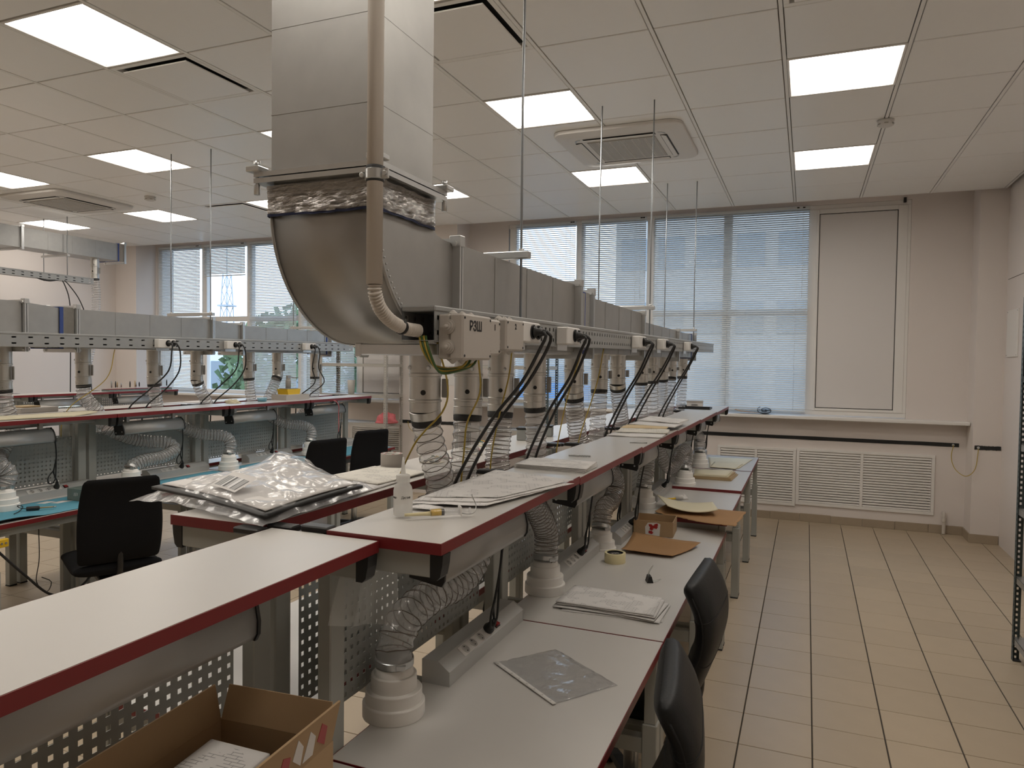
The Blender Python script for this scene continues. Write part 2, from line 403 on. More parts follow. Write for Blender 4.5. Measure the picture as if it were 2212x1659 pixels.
# ---- skirting tiles
def skirt(name, runs):
    root = None
    for (x0, y0, x1, y1) in runs:
        L = math.hypot(x1-x0, y1-y0); n = max(1, round(L/.3)); dx, dy = (x1-x0)/L, (y1-y0)/L
        if root is None:
            root = struct(MB().box(-.01, 0.0, -.01, 0, 0, .07).build(name, 'grout', None, (x0, y0, 0)))
        for q in range(n):
            a, b = q*L/n+.001, (q+1)*L/n-.001; h = .083+random.uniform(-.003, .003)
            mb = MB().cbox(a, b, -.012, 0, .0, h, .002)
            o = mb.build('skirting_tile', 'skirt_tile', root, (x0-root.location.x, y0-root.location.y, 0), (0, 0, math.atan2(dy, dx)))
    return root
skirt('baseboard_back', [(-3.9, YB-.001, 1.455, YB-.001)])
skirt('baseboard_pier', [(1.459, YB-.001, 1.459, 7.9), (1.448, 7.899, XR-.002, 7.899)])
# ---- window sills
for nm, a, b in (('trim_2', -3.93, 1.455), ('trim_3', -9.27, -4.75)):
    struct(MB().cbox(a, b, 8.0, YB+.03, 1.092, 1.127, .006).build(nm, 'frame_white'))
# ---- windows
def window(name, x0, x1, cells, panel):
    # cells: list of (xa, xb, transom); panel (xa, xb)
    zb, zt = 1.13, 3.32; y0, y1 = 8.21, 8.28
    fr = MB().cbox(x0, x1, y0, y1, zt-.05, zt, .004).cbox(x0, x1, y0, y1, zb, zb+.055, .004)
    root = struct(fr.build(name, 'frame_white'))
    xs = sorted(set([c[0] for c in cells]+[c[1] for c in cells]+list(panel)))
    for x in xs: MB().cbox(max(x0, x-.046), min(x1, x+.046), y0-.004, y1, zb+.05, zt-.045, .004).build('mullion', 'frame_white', root)
    for (a, b, tz) in cells:
        a2, b2 = a+.036, b-.036
        segs = [(zb+.055, tz-.035), (tz+.035, zt-.05)] if tz else [(zb+.055, zt-.05)]
        if tz: MB().cbox(a2, b2, y0-.003, y1, tz-.036, tz+.036, .004).build('transom', 'frame_white', root)
        for (p, q) in segs: MB().box(a2, b2, 8.243, 8.247, p, q).build('pane', 'glass', root)
    pa, pb = panel[0]+.055, panel[1]-.085
    MB().cbox(panel[0]+.03, pa, y0-.01, y1, zb+.05, zt-.05, .003).cbox(pb, panel[1]-.0, y0-.01, y1, zb+.05, zt-.05, .003).cbox(pa, pb, y0-.01, y1, zb+.05, zb+.075, .003).cbox(pa, pb, y0-.01, y1, zt-.09, zt-.045, .003).build('sash', 'frame_white', root)
    MB().box(pa, pb, y0+.008, y1, zb+.075, zt-.09).build('gasket', 'black_rubber', root)
    MB().cbox(pa+.007, pb-.007, y0+.002, y1+.01, zb+.082, zt-.097, .003).build('blank_panel', 'panel_white', root)
    MB().cbox(pb+.04, pb+.065, y0-.03, y0, zt-.03, zt+.02, .002).build('hinge', 'black_plastic', root)
    return root
window('window_1', -3.42, .93, [(-3.36, -2.51, 2.22), (-2.51, -1.67, 2.22), (-1.67, -.83, 2.22), (-.83, .03, 2.22)], (.03, .90))
window('window_2', -9.24, -4.80, [(-9.2, -8.31, 2.22), (-8.31, -7.46, 2.22), (-7.46, -6.55, 2.22), (-6.55, -5.58, 2.22)], (-5.58, -4.85))
# ---- venetian blinds
def blind(label, x0, x1, z0, z1, tilt, solo, group='venetian blinds'):
    y = 8.165; t = thing('venetian_blind', label, 'blind', ((x0+x1)/2, y, z1), 0, group); hw = (x1-x0)/2
    MB().cbox(-hw, hw, -.014, .014, -.028, 0, .003).build('head_rail', 'blind', t)
    for s in (.86, .93): MB().box(hw*s-.012, hw*s+.012, -.0165, -.0135, -.02, -.008).build('rail_clip', 'black_plastic', t)
    pitch = .0228; n = int((z1-z0-.05)/pitch); a = math.radians(tilt)
    sec = []
    for q in (-1, -.5, 0, .5, 1):
        u = q*.0125; v = .0022*(1-q*q); sec.append((u*math.cos(a)-v*math.sin(a), u*math.sin(a)+v*math.cos(a)))
    sec = sec+[(p+.0005*math.sin(a), q-.0006*math.cos(a)) for (p, q) in sec[::-1]]
    if solo:
        me = MB().prism(sec, 'x', -hw, hw).mesh('slat'); me.materials.append(MATS['blind'])
        for k in range(n): link('slat', me, t, (0, 0, -.04-k*pitch))
    else:
        mb = MB()
        for k in range(n): mb.prism([(p, q-.04-k*pitch) for (p, q) in sec], 'x', -hw, hw)
        tag(mb.build('slats', 'blind', t), kind='stuff')
    MB().cbox(-hw, hw, -.011, .011, z0-z1, z0-z1+.014, .003).build('bottom_rail', 'blind', t)
    nl = 3 if hw > .5 else 2
    for k in range(nl):
        x = -hw+.12+(2*hw-.24)*k/(nl-1)
        MB().tube([(x, -.013, -.03), (x, -.013, z0-z1+.01)], .0011, 5).tube([(x, .013, -.03), (x, .013, z0-z1+.01)], .0011, 5).build('ladder_cord', 'white_plastic', t)
    MB().tube([(hw-.06, -.018, -.03), (hw-.062, -.02, -.5), (hw-.06, -.018, max(z0-z1+.1, -.95))], .0016, 5).build('pull_cord', 'white_plastic', t)
blind('wide venetian blind next to the blank white window panel', -1.63, -.01, 1.16, 3.31, 50, True)
blind('upper short venetian blind between the wide blind and the brightest blind', -2.48, -1.72, 2.27, 3.31, 50, True)
blind('lower venetian blind behind the hoses, below the short upper blind', -2.48, -1.72, 1.16, 2.20, 42, True)
blind('bright half-open venetian blind next to the wall pier with the rack', -3.31, -2.55, 1.16, 3.31, 30, False)
blind('venetian blind in the corner by the left wall, ending at the sill', -9.17, -8.35, 1.16, 3.31, 48, False)
blind('venetian blind drawn up above the clear pane with the mast', -8.27, -7.50, 2.84, 3.31, 52, False)
blind('venetian blind beside the clear pane with the mast', -7.42, -6.59, 1.16, 3.31, 40, False)
blind('venetian blind behind the grey steel rack near the boarded panel', -6.51, -5.63, 1.16, 3.31, 42, False)
# ---- radiator grilles
def grille(label, x0, x1, xm, z0, z1):
    t = thing('radiator_grille', label, 'grille', (x0, YB, z0)); wd, ht = x1-x0, z1-z0
    MB().cbox(0, wd, -.016, 0, ht-.03, ht, .002).cbox(0, wd, -.016, 0, 0, .03, .002).cbox(0, .03, -.016, 0, .03, ht-.03, .002).cbox(wd-.03, wd, -.016, 0, .03, ht-.03, .002).build('frame', 'frame_white', t)
    MB().cbox(xm-x0-.014, xm-x0+.014, -.016, 0, .03, ht-.03, .002).build('mullion', 'frame_white', t)
    for (a, b) in ((.032, xm-x0-.015), (xm-x0+.015, wd-.032)):
        n = 20; p = (ht-.06)/n
        me = MB().prism([(-.013, .000), (-.011, -.001), (-.004, p*.62), (-.005, p*.66), (-.012, p*.5)], 'x', 0, b-a).mesh('louver'); me.materials.append(MATS['frame_white'])
        for k in range(n): link('louver', me, t, (a, 0, .033+k*p))
grille('white louvered radiator grille in the window wall, half hidden by the benches', -.89, -.085, -.49, .155, .765)
grille('white louvered radiator grille in the window wall next to the drain pipe', -.08, 1.2, .545, .175, .775)
grille('white louvered radiator grille behind the grey steel rack', -5.7, -4.8, -5.25, .17, .77)
# ---- black earth bus strips with wires
for lab, x0, x1, y, z in (('long black earthing strip on the wall under the window sill', -2.6, 1.40, YB, .885), ('short black earthing strip on the corner pier', 1.475, 1.685, 7.9, .90), ('black earthing strip on the pier with the paper notice', -4.73, -3.96, 7.85, .885)):
    t = thing('earthing_strip', lab, 'strip', (x0, y, z)); n = 24; L = x1-x0
    top = [(L*i/n, .019+random.uniform(-.002, .002)) for i in range(n+1)]; bot = [(L*i/n, -.019+random.uniform(-.0025, .0025)) for i in range(n+1)]
    MB().prism(top+bot[::-1], 'y', -.005, -.0005).build('bar', 'black_paint', t)
    for x in ((L-.05,) if L > 1 else (.03,)):
        MB().lathe([(.012, 0), (.012, .002), (.006, .002), (.006, .008)], 12, (x, -.005, 0), Matrix.Rotation(math.radians(90), 3, 'X')).build('bolt', 'zinc', t)
tag(MB().tube(spline([(1.35, 8.18, .885), (1.325, 8.12, .77), (1.345, 8.02, .67), (1.41, 7.89, .625), (1.48, 7.872, .70), (1.505, 7.885, .89)], .02), .0035, 6).build('earth_wire', 'yg_wire'), 'yellow-green earth wire hanging in a loop between the two black strips', 'wire')
tag(MB().tube(spline([(-4.6, 7.83, .885), (-4.55, 7.8, .80), (-4.4, 7.8, .72), (-4.22, 7.8, .78), (-4.15, 7.84, .89)], .02), .0035, 6).build('earth_wire', 'yg_wire'), 'yellow-green earth wire looping from the strip on the notice pier', 'wire')
t = thing('drain_pipe', 'short cream drain pipe coming out of the wall beside the grille', 'pipe', (1.285, YB, 0))
MB().tube(spline([(0, 0, .205), (0, -.03, .205), (0, -.045, .18), (0, -.045, .003)], .012), .016, 12).build('pipe', 'beige_pvc', t)
MB().lathe([(.02, .125), (.021, .13), (.021, .16), (.02, .165)], 16, (0, -.045, 0)).build('collar', 'beige_pvc', t)
t = thing('access_panel', 'white screwed cover plate on the right wall near the corner', 'panel', (XR, 7.62, 1.96))
MB().cbox(-.012, 0, -.18, .18, -.21, .21, .002).build('plate', 'frame_white', t)
for a in (-.165, .165):
    for b_ in (-.195, .195): MB().lathe([(.005, 0), (.004, .003)], 8, (-.012, a, b_), Matrix.Rotation(math.radians(-90), 3, 'Y')).build('screw', 'galv_dark', t)
# ---- paper notice on the pier
t = thing('paper_notice', 'white paper notice with three lines of capitals taped to the pier', 'notice', (-4.06, 7.849, 1.50))
MB().box(-.105, .105, -.0012, 0, -.15, .15).build('sheet', 'paper_plain', t)
for k, s in enumerate(('ЖУРНАЛ ЗАМЕРА', 'ТЕМПЕРАТУРЫ И', 'ВЛАЖНОСТИ')):
    text_mesh(s, .022, 'lettering', 'ink', t, (0, -.0016, .075-.032*k), (math.pi/2, 0, 0))
MB().box(-.1, .1, -.002, -.0012, -.02, -.0185).build('ruled_line', 'ink', t)

# ---- ceiling lights
def ceiling_light(l, k):
    x, y = CX0+CS*(l+.5), CY0+CSY*(k+.5)
    if k >= -2:
        col = {0: 'over the aisle', -3: 'over the near benches', -6: 'left of the tall duct', -9: 'above the second row', -12: 'left of the second row', -15: 'beyond the high duct'}[l]
        row = {4: 'nearest the windows', 1: 'second from the windows', -2: 'third from the windows'}[k]
        lab = 'square LED ceiling panel '+col+', '+row
    else: lab = ('' if k == -5 else 'dark ')+'square LED panel past the near end of the benches, '+{0: 'over the aisle', -3: 'over the near row', -6: 'between the first rows', -9: 'over the second row', -12: 'left of the second row', -15: 'by the left wall'}[l]
    OFF = k <= -5 or (k == -2 and l in (0, -9, -12, -15)) or (l, k) == (-15, 1)
    t = thing('ceiling_light_offscreen' if OFF and k >= -5 else 'ceiling_light', lab, 'light', (x, y, ZC), math.pi/2 if l == -3 else 0, 'square LED ceiling panels')
    cached('lf', lambda: MB().cbox(-.29, .29, -.297, -.281, -.002, .03, .002).cbox(-.29, .29, .281, .297, -.002, .03, .002).cbox(-.29, -.276, -.281, .281, -.002, .03, .002).cbox(.276, .29, -.281, .281, -.002, .03, .002), 'frame', 'frame_white', t)
    on = k >= -5
    cached(('ld', on), lambda: MB().add([(-.277, -.282, .012), (-.277, .282, .012), (.277, .282, .012), (.277, -.282, .012)], [(0, 1, 2, 3)]), 'diffuser_offscreen' if OFF and on else 'diffuser', 'led' if on else 'white_plastic', t)
    cached('lb', lambda: MB().box(-.28, .28, -.285, .285, .02, .035), 'housing', 'frame_white', t)
for l, k in LIGHTS: ceiling_light(l, k)
for (l, k), lab in zip(HATCH, ('over the aisle at the top edge', 'beside the tall duct, crossed by one rod', 'next to the bright panel left of the duct', 'far off near the windows behind the tall duct')):
    x, y = CX0+CS*(l+.5), CY0+CSY*(k+.5)
    t = thing('ceiling_diffuser', 'square ceiling air diffuser with black gap, '+lab, 'diffuser', (x, y, ZC), 0, 'ceiling diffusers')
    cached('hf', lambda: MB().cbox(-.288, .288, -.299, -.268, -.002, .03, .002).cbox(-.288, .288, .268, .299, -.002, .03, .002).cbox(-.288, -.262, -.268, .268, -.002, .03, .002).cbox(.262, .288, -.268, .268, -.002, .03, .002), 'frame', 'ceil_bar', t)
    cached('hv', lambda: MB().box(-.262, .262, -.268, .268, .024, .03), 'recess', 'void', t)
    cached('hp', lambda: MB().cbox(-.24, .24, -.245, .245, -.012, -.004, .003), 'plate', 'ceil_tile', t)
# ---- cassette air conditioners
def cassette(x, y, lab, rz=0):
    t = thing('air_conditioner', lab, 'air conditioner', (x, y, ZC), rz); H = .46; R = .10
    def rr(h, r, n=6):
        P = []
        for cx, cy, a0 in ((h-r, h-r, 0), (-h+r, h-r, 90), (-h+r, -h+r, 180), (h-r, -h+r, 270)):
            for q in range(n+1): a = math.radians(a0+90*q/n); P.append((cx+r*math.cos(a), cy+r*math.sin(a)))
        return P
    A, B, C, D = rr(H, R), rr(H-.005, R), rr(H-.085, .07), rr(H-.1, .06); mb = MB(); n = len(A)
    rings = [[(p, q, -.002) for p, q in A], [(p, q, -.02) for p, q in A], [(p, q, -.026) for p, q in B], [(p, q, -.040) for p, q in C], [(p, q, -.040) for p, q in D]]
    vs = [p for r in rings for p in r]; fs = [(i*n+k, i*n+(k+1) % n, (i+1)*n+(k+1) % n, (i+1)*n+k) for i in range(4) for k in range(n)]; fs.append([4*n+k for k in range(n)])
    mb.add(vs, fs); mb.build('fascia', 'beige_pvc' if False else 'white_plastic', t, fix=True)
    for a in range(4):
        M = Matrix.Rotation(math.pi/2*a, 4, 'Z')
        MB().cbox(-.26, .26, .285, .335, -.043, -.038, .002).xf(M).build('air_slot', 'black_plastic', t)
        MB().prism([(.290, -.044), (.326, -.052), (.328, -.049), (.292, -.040)], 'x', -.255, .255).xf(M).build('louver', 'white_plastic', t)
        MB().prism([(.30+.05*math.cos(math.radians(q))-.02, .30+.05*math.sin(math.radians(q))-.02) for q in (0, 30, 60, 90)]+[(.30+.038*math.cos(math.radians(q))-.02, .30+.038*math.sin(math.radians(q))-.02) for q in (90, 60, 30, 0)], 'z', -.042, -.039).xf(M).build('corner_slot', 'galv_dark', t)
    MB().cbox(-.25, .25, -.25, .25, -.046, -.038, .004).build('intake_grille', 'rack_grey', t)
    for k in range(1, 6): MB().box(-.25+k*.0833-.0015, -.25+k*.0833+.0015, -.245, .245, -.048, -.0455).build('grille_rib', 'white_plastic', t)
    for k in range(10):
        m2 = MB()
        for q in range(24): xx = -.229+k*.0507; yy = -.235+q*.0204; m2.box(xx-.003, xx+.003, yy-.003, yy+.003, -.0475, -.0455)
        tag(m2.build('grille_dots', 'white_plastic', t), kind='stuff')
cassette(-1.28, 5.38, 'square ceiling air conditioner above the near bench row, between two LED panels')
cassette(-7.32, 5.36, 'square ceiling air conditioner left of the second bench row, by the high duct')
for x, y, lab in ((.448, 5.45, 'round white smoke detector on the ceiling over the aisle'), (-6.3, 5.5, 'round white smoke detector on the ceiling above the second bench row')):
    t = thing('smoke_detector', lab, 'detector', (x, y, ZC))
    MB().lathe([(.052, 0), (.052, -.012), (.046, -.014), (.046, -.022), (.050, -.024), (.047, -.036), (.03, -.044)], 20).build('body', 'white_plastic', t, fix=True)
    for k in range(6):
        a = k*math.pi/3; MB().box(-.012, .012, -.002, .0015, -.033, -.026).xf(Matrix.Rotation(a, 4, 'Z') @ Matrix.Translation((0, -.0485, 0))).build('vent', 'rack_grey', t)
# ---- outdoors seen through panes and slats
tag(MB().box(-80, 60, 8.6, 160, -4.2, -4).build('ground', 'asphalt'), kind='structure')
def tree(x, y, h, lab):
    t = thing('tree', lab, 'tree', (x, y, -4), 0, 'trees outside'); MB().tube([(0, 0, 0), (.1, 0, h*.35), (0, .1, h*.6)], [.22, .17, .08], 8).build('trunk', 'wood', t)
    mb = MB(); rnd = random.Random(int(x*10))
    for k in range(2600):
        a, b_, r = rnd.uniform(0, 6.28), rnd.uniform(-1, 1), rnd.uniform(.5, 1)**.5
        c = Vector((math.cos(a)*math.sqrt(1-b_*b_)*r*h*.34, math.sin(a)*math.sqrt(1-b_*b_)*r*h*.34, h*.62+b_*r*h*.36)); s = rnd.uniform(.07, .17)
        q = Quaternion((rnd.uniform(-1, 1), rnd.uniform(-1, 1), rnd.uniform(-1, 1), rnd.uniform(-1, 1))).normalized()
        mb.add([c+q @ Vector(p)*s for p in ((-1, -.6, 0), (1, -.6, .1), (1.2, .5, 0), (-.8, .7, .2))], [(0, 1, 2, 3)])
    mb.build('foliage', 'leaf', t)
tree(-15.2, 19, 7.5, 'leafy green tree outside the uncovered lower pane'); tree(-19.5, 36, 6.0, 'leafy green tree outside, to the right of the uncovered pane')
tree(-16.2, 28, 6.4, 'leafy green tree outside the blind beside the uncovered pane'); tree(-9.4, 18, 6.0, 'leafy green tree outside behind the far steel rack')
def building(x0, x1, y, h, m_, lab, n):
    t = thing('building', lab, 'building', ((x0+x1)/2, y, -4)); hw = (x1-x0)/2
    MB().box(-hw, hw, 0, 8, 0, h).build('walls', m_, t); MB().box(-hw-.2, hw+.2, -.2, 8.2, h, h+.3).build('roof', 'skyline', t)
    for i in range(n):
        for k in range(max(1, int(h/3))):
            x = -hw+(i+.5)*2*hw/n; MB().cbox(x-.6, x+.6, -.05, .05, 1+k*3, 2.5+k*3, .02).build('window', 'dark_glass', t)
    return t
building(-24, -18.5, 24, 6.3, 'facade_white', 'low white building outside the uncovered lower pane', 4)
building(-8.6, 9, 34, 15.5, 'facade', 'tall beige building outside behind the wide blind', 10)
b_ = building(-14.5, -9.2, 33, 6.8, 'facade', 'lower beige building outside with a blue band', 4)
MB().box(-2.4, 2.4, -.35, -.05, 3.4, 4.6).build('blue_band', 'sign_blue', b_)
t = thing('radio_mast', 'steel lattice radio mast standing far outside the clear pane', 'mast', (-67.2, 70, -4))
mb = MB(); H = 16; hw0, hw1 = .95, .35
def hwz(z): return hw0+(hw1-hw0)*z/H
for sx in (-1, 1):
    for sy in (-1, 1): mb.tube([(sx*hw0, sy*hw0, 0), (sx*hw1, sy*hw1, H)], .07, 5)
mb.build('leg', 'skyline', t); mb = MB()
for k in range(8):
    z0, z1 = k*2, k*2+2; a, b2 = hwz(z0), hwz(z1)
    for sx in (-1, 1):
        mb.tube([(-a, sx*a, z0), (b2, sx*b2, z1)], .045, 4).tube([(a, sx*a, z0), (-b2, sx*b2, z1)], .045, 4).tube([(-b2, sx*b2, z1), (b2, sx*b2, z1)], .04, 4)
mb.build('bracing', 'skyline', t)
MB().tube([(0, 0, H), (0, 0, H+4)], .06, 5).build('antenna', 'skyline', t)
MB().box(-.8, .8, -.8, .8, 12.0, 12.2).build('platform', 'skyline', t)
# ================================================================== WORKBENCHES
def holed(nx, nz, px, pz, hw, hh, th):
    # perforated sheet in the local y-z plane, x = 0 .. -th, centred in y, starting at z = 0
    mb = MB(); y0 = -nx*px/2
    for i in range(nx):
        for k in range(nz):
            a, b = y0+i*px, k*pz; c, d = a+px, b+pz; m0, m1 = a+px/2-hw/2, a+px/2+hw/2; n0, n1 = b+pz/2-hh/2, b+pz/2+hh/2
            for x, fl_ in ((0, False), (-th, True)):
                vs = [(x, a, b), (x, c, b), (x, c, d), (x, a, d), (x, m0, n0), (x, m1, n0), (x, m1, n1), (x, m0, n1)]
                fs = [(0, 1, 5, 4), (1, 2, 6, 5), (2, 3, 7, 6), (3, 0, 4, 7)]
                mb.add(vs, [f[::-1] for f in fs] if fl_ else fs)
            vs = [(x, p, q) for x in (0, -th) for (p, q) in ((m0, n0), (m1, n0), (m1, n1), (m0, n1))]
            mb.add(vs, [(0, 1, 5, 4), (1, 2, 6, 5), (2, 3, 7, 6), (3, 0, 4, 7)])
    return mb
def band(x0, x1, y0, y1, z0, z1):
    e = .0022
    return MB().box(x1, x1+e, y0-e, y1+e, z0, z1).box(x0-e, x0, y0-e, y1+e, z0, z1).box(x0, x1, y0-e, y0, z0, z1).box(x0, x1, y1, y1+e, z0, z1)
def bench(cx, y0, side, label, zt=.75, zs=1.276, L=.995, group='workbenches', posts=True):
    t = thing('workbench', label, 'workbench', (cx, y0+.5, 0), 0 if side > 0 else math.pi, group); h = L/2; R = (round(zt, 3), round(zs, 3), round(L, 3))
    top = cached(('wt', R), lambda: MB().box(.10, .668, -h+.002, h-.002, zt-.025, zt), 'worktop', 'laminate', t)
    cached(('wb', R), lambda: band(.10, .668, -h+.002, h-.002, zt-.025, zt-.0006), 'edge_band', 'red_edge', top)
    for xa, xb in ((.595, .63), (.12, .15)): cached(('fr', R, xa), lambda: MB().cbox(xa, xb, -h+.06, h-.06, zt-.075, zt-.0255, .002), 'frame_rail', 'bench_grey', t)
    for s in (-1, 1):
        yc = s*(h-.036)
        lg = cached(('lg', R), lambda: MB().cbox(.618, .666, -.026, .026, .008, .50, .003).cbox(.623, .661, -.021, .021, .5, zt-.0255, .002), 'leg', 'bench_grey', t, (0, yc, 0))
        cached(('ft', R), lambda: MB().cbox(.617, .667, -.027, .027, 0, .009, .002), 'foot', 'black_rubber', lg)
        po = cached(('po', R), lambda: MB().cbox(.060, .096, -.028, .028, .008, zs-.03, .003), 'post', 'bench_grey', t, (0, yc, 0))
        cached(('pf', R), lambda: MB().cbox(.058, .098, -.03, .03, 0, .009, .002), 'foot', 'black_rubber', po)
        cached(('sr', R), lambda: MB().cbox(.096, .618, -.02, .02, .40, .45, .002).cbox(.096, .622, -.018, .018, zt-.08, zt-.026, .002), 'side_rail', 'bench_grey', t, (0, yc, 0))
        ar = cached(('ar', R), lambda: MB().cbox(.052, .352, -.016, .016, zs-.078, zs-.0255, .003), 'shelf_arm', 'bench_grey', t, (0, yc+s*.012, 0))
        cached(('ac', R), lambda: MB().prism([(.350, zs-.082), (.366, zs-.082), (.374, zs-.074), (.379, zs-.05), (.381, zs-.026), (.350, zs-.026)], 'y', -.0175, .0175), 'end_cap', 'black_plastic', ar)
        cached(('ab', R), lambda: MB().cbox(.012, .086, -.018, .018, zs-.012, zs+.003, .003), 'rear_cap', 'black_plastic', ar)
        cached(('bt', R), lambda: MB().lathe([(.008, 0), (.008, .004), (.004, .006)], 8, (.10, -s*0-.016, zs-.05), Matrix.Rotation(math.radians(90), 3, 'X')), 'bolt', 'zinc', ar)
    sh = cached(('sh', R), lambda: MB().box(.092, .378, -h+.002, h-.002, zs-.025, zs), 'shelf', 'laminate', t)
    cached(('sb', R), lambda: band(.092, .378, -h+.002, h-.002, zs-.025, zs-.0006), 'edge_band', 'red_edge', sh)
    cached(('rl', R), lambda: MB().cbox(.207, .243, -h+.05, h-.05, zs-.058, zs-.0245, .006), 'rear_rail', 'galv_dark', t)
    n = int((L-.13)/.0275)
    cached(('pg', round(L, 2)), lambda: holed(n, 11, .0275, .0275, .0105, .0105, .0015), 'pegboard', 'peg_grey', t, (.0435, 0, .812))
    return t
R1, R2, R3 = -1.08, -4.61, -8.36
YS = [.33+i for i in range(7)]
HT = [.75, .75, .75, .68, .735, .754, .756]
ONR = ['holding the open cardboard box at the end of the near row', 'with the clear plastic sleeve on it', 'with the paper stack and tape roll on it', 'with a loose kraft sheet and small carton', 'with the big kraft sheet hanging over its edge', 'with the stack of cream boards on it', 'with pale sheets, nearest the window wall']
b0 = bench(R1-.15, YS[0], 1, 'white-topped grey workbench '+ONR[0], HT[0], 1.262, group='benches of the near row')
for i in range(1, 7):
    bench(R1, YS[i], 1, 'white-topped grey workbench '+ONR[i], HT[i], 1.276-.006*i, .995 if i < 6 else .98, group='benches of the near row')
    bench(R1, YS[i], -1, 'back-to-back workbench on the far side of the near row, '+ORD[i]+' from the bagged panel', .75, 1.266-.004*i, .995 if i < 6 else .98, group='far-side benches of the near row')
Y2 = [1.43, 2.43, 3.43, 4.44, 5.45]
ON2 = ['under the dark green foam box', 'with the soldering pen on its blue mat', 'with the looping hose, beside the swivel chair', 'with the yellow hand press on its shelf', 'at the end of its row by the steel rack']
for i, y in enumerate(Y2):
    bench(R2, y, 1, 'blue-matted workbench of the second row, '+ON2[i], .75, 1.272, group='benches of the second row')
    bench(R2, y, -1, 'far-side workbench of the second row, '+ORD[5-i]+' from the steel rack', .75, 1.268, group='far-side benches of the second row')
for i, y in enumerate((4.42, 5.42, 6.42)):
    bench(R3, y, 1, 'workbench under the high duct by the left wall, '+ORD[3-i]+' from the windows', .70, 1.21, group='benches by the left wall')

# ---- under-shelf lamps
def lamp(cx, y0, side, label, zs, tilt=0, lit=False, group='bench lamps', drop=0, dx=0):
    # x = 0 is the front of the housing; profile in x-z, hung under the shelf
    X = cx+side*(.335+dx); t = thing('bench_lamp', label, 'lamp', (X, y0+.10 if side > 0 else y0+.61, zs-.122-drop), 0 if side > 0 else math.pi, group)
    P = [(-.082, .012), (-.004, 0), (.003, .012), (.004, .035), (-.001, .06), (-.012, .08), (-.03, .093), (-.06, .098), (-.082, .095)]
    M = Matrix.Rotation(math.radians(tilt), 4, 'Y')
    key = ('lp', tilt, lit)
    def body():
        mb = MB(); n = len(P); vs = [(p, y, q) for y in (0, .51) for (p, q) in P]
        mb.add(vs, [list(range(n)), list(range(n, 2*n))[::-1]]); o = 0
        for i in range(n):
            j = (i+1) % n; mb.f.append([i, n+i, n+j, j]); mb.sm.append(1 <= i <= 6)
        return mb.xf(M)
    cached(key, body, 'housing', 'lamp_grey', t)
    Q = [(p*1.05+.002 if p < -.05 else p+.003, q*1.04-.002) for (p, q) in P]
    for a, b in ((-.007, 0), (.51, .517)):
        c = cached(('lc', tilt, a), lambda: MB().prism(Q, 'y', a, b).xf(M), 'end_cap', 'black_plastic', t)
        if a < 0:
            for sx, sz in ((-.07, .012), (-.012, .010)):
                cached(('ls', tilt, sx), lambda: MB().lathe([(.0045, 0), (.0045, .002)], 8, (sx, a, sz+.012), Matrix.Rotation(math.radians(90), 3, 'X')).xf(M), 'screw', 'zinc', c)
    cached(('lt', tilt, lit), lambda: MB().add([tuple(M @ Vector(p)) for p in ((-.078, .01, .0095), (-.008, .01, -.0015), (-.008, .5, -.0015), (-.078, .5, .0095))], [(0, 1, 2, 3)]), 'light_strip', 'tube_lit' if lit else 'frame_white', t)
    for yb in (.06, .45): cached(('lbk', round(zs, 3), tilt, drop, yb), lambda: MB().box(-.06, -.04, yb-.012, yb+.012, .06, .097+drop), 'bracket', 'galv_dark', t)
    return t
for i in range(0, 7):
    lab = 'grey under-shelf lamp housing above the bench '+['holding the open cardboard box', 'with the plastic sleeve', 'with the paper stack', 'with the small carton', 'with the big kraft sheet', 'with the cream boards', 'nearest the window wall'][i]
    lamp(R1-(.15 if i == 0 else 0), YS[i]+(.06 if i == 0 else 0), 1, lab, 1.276-.006*i, group='lamps of the near row')
for i, y in enumerate(Y2):
    lamp(R2, y, 1, 'tilted grey bench lamp in the second row, '+ORD[5-i]+' from the steel rack', 1.272, -12, group='lamps of the second row', drop=.03, dx=-.01)
for i, y in enumerate((4.42, 5.42, 6.42)):
    lamp(R3, y, 1, 'bench lamp under the shelf by the left wall, '+('switched on, glowing white' if i == 1 else ORD[3-i]+' from the windows'), 1.21, -12, i == 1, 'lamps by the left wall', drop=.03)

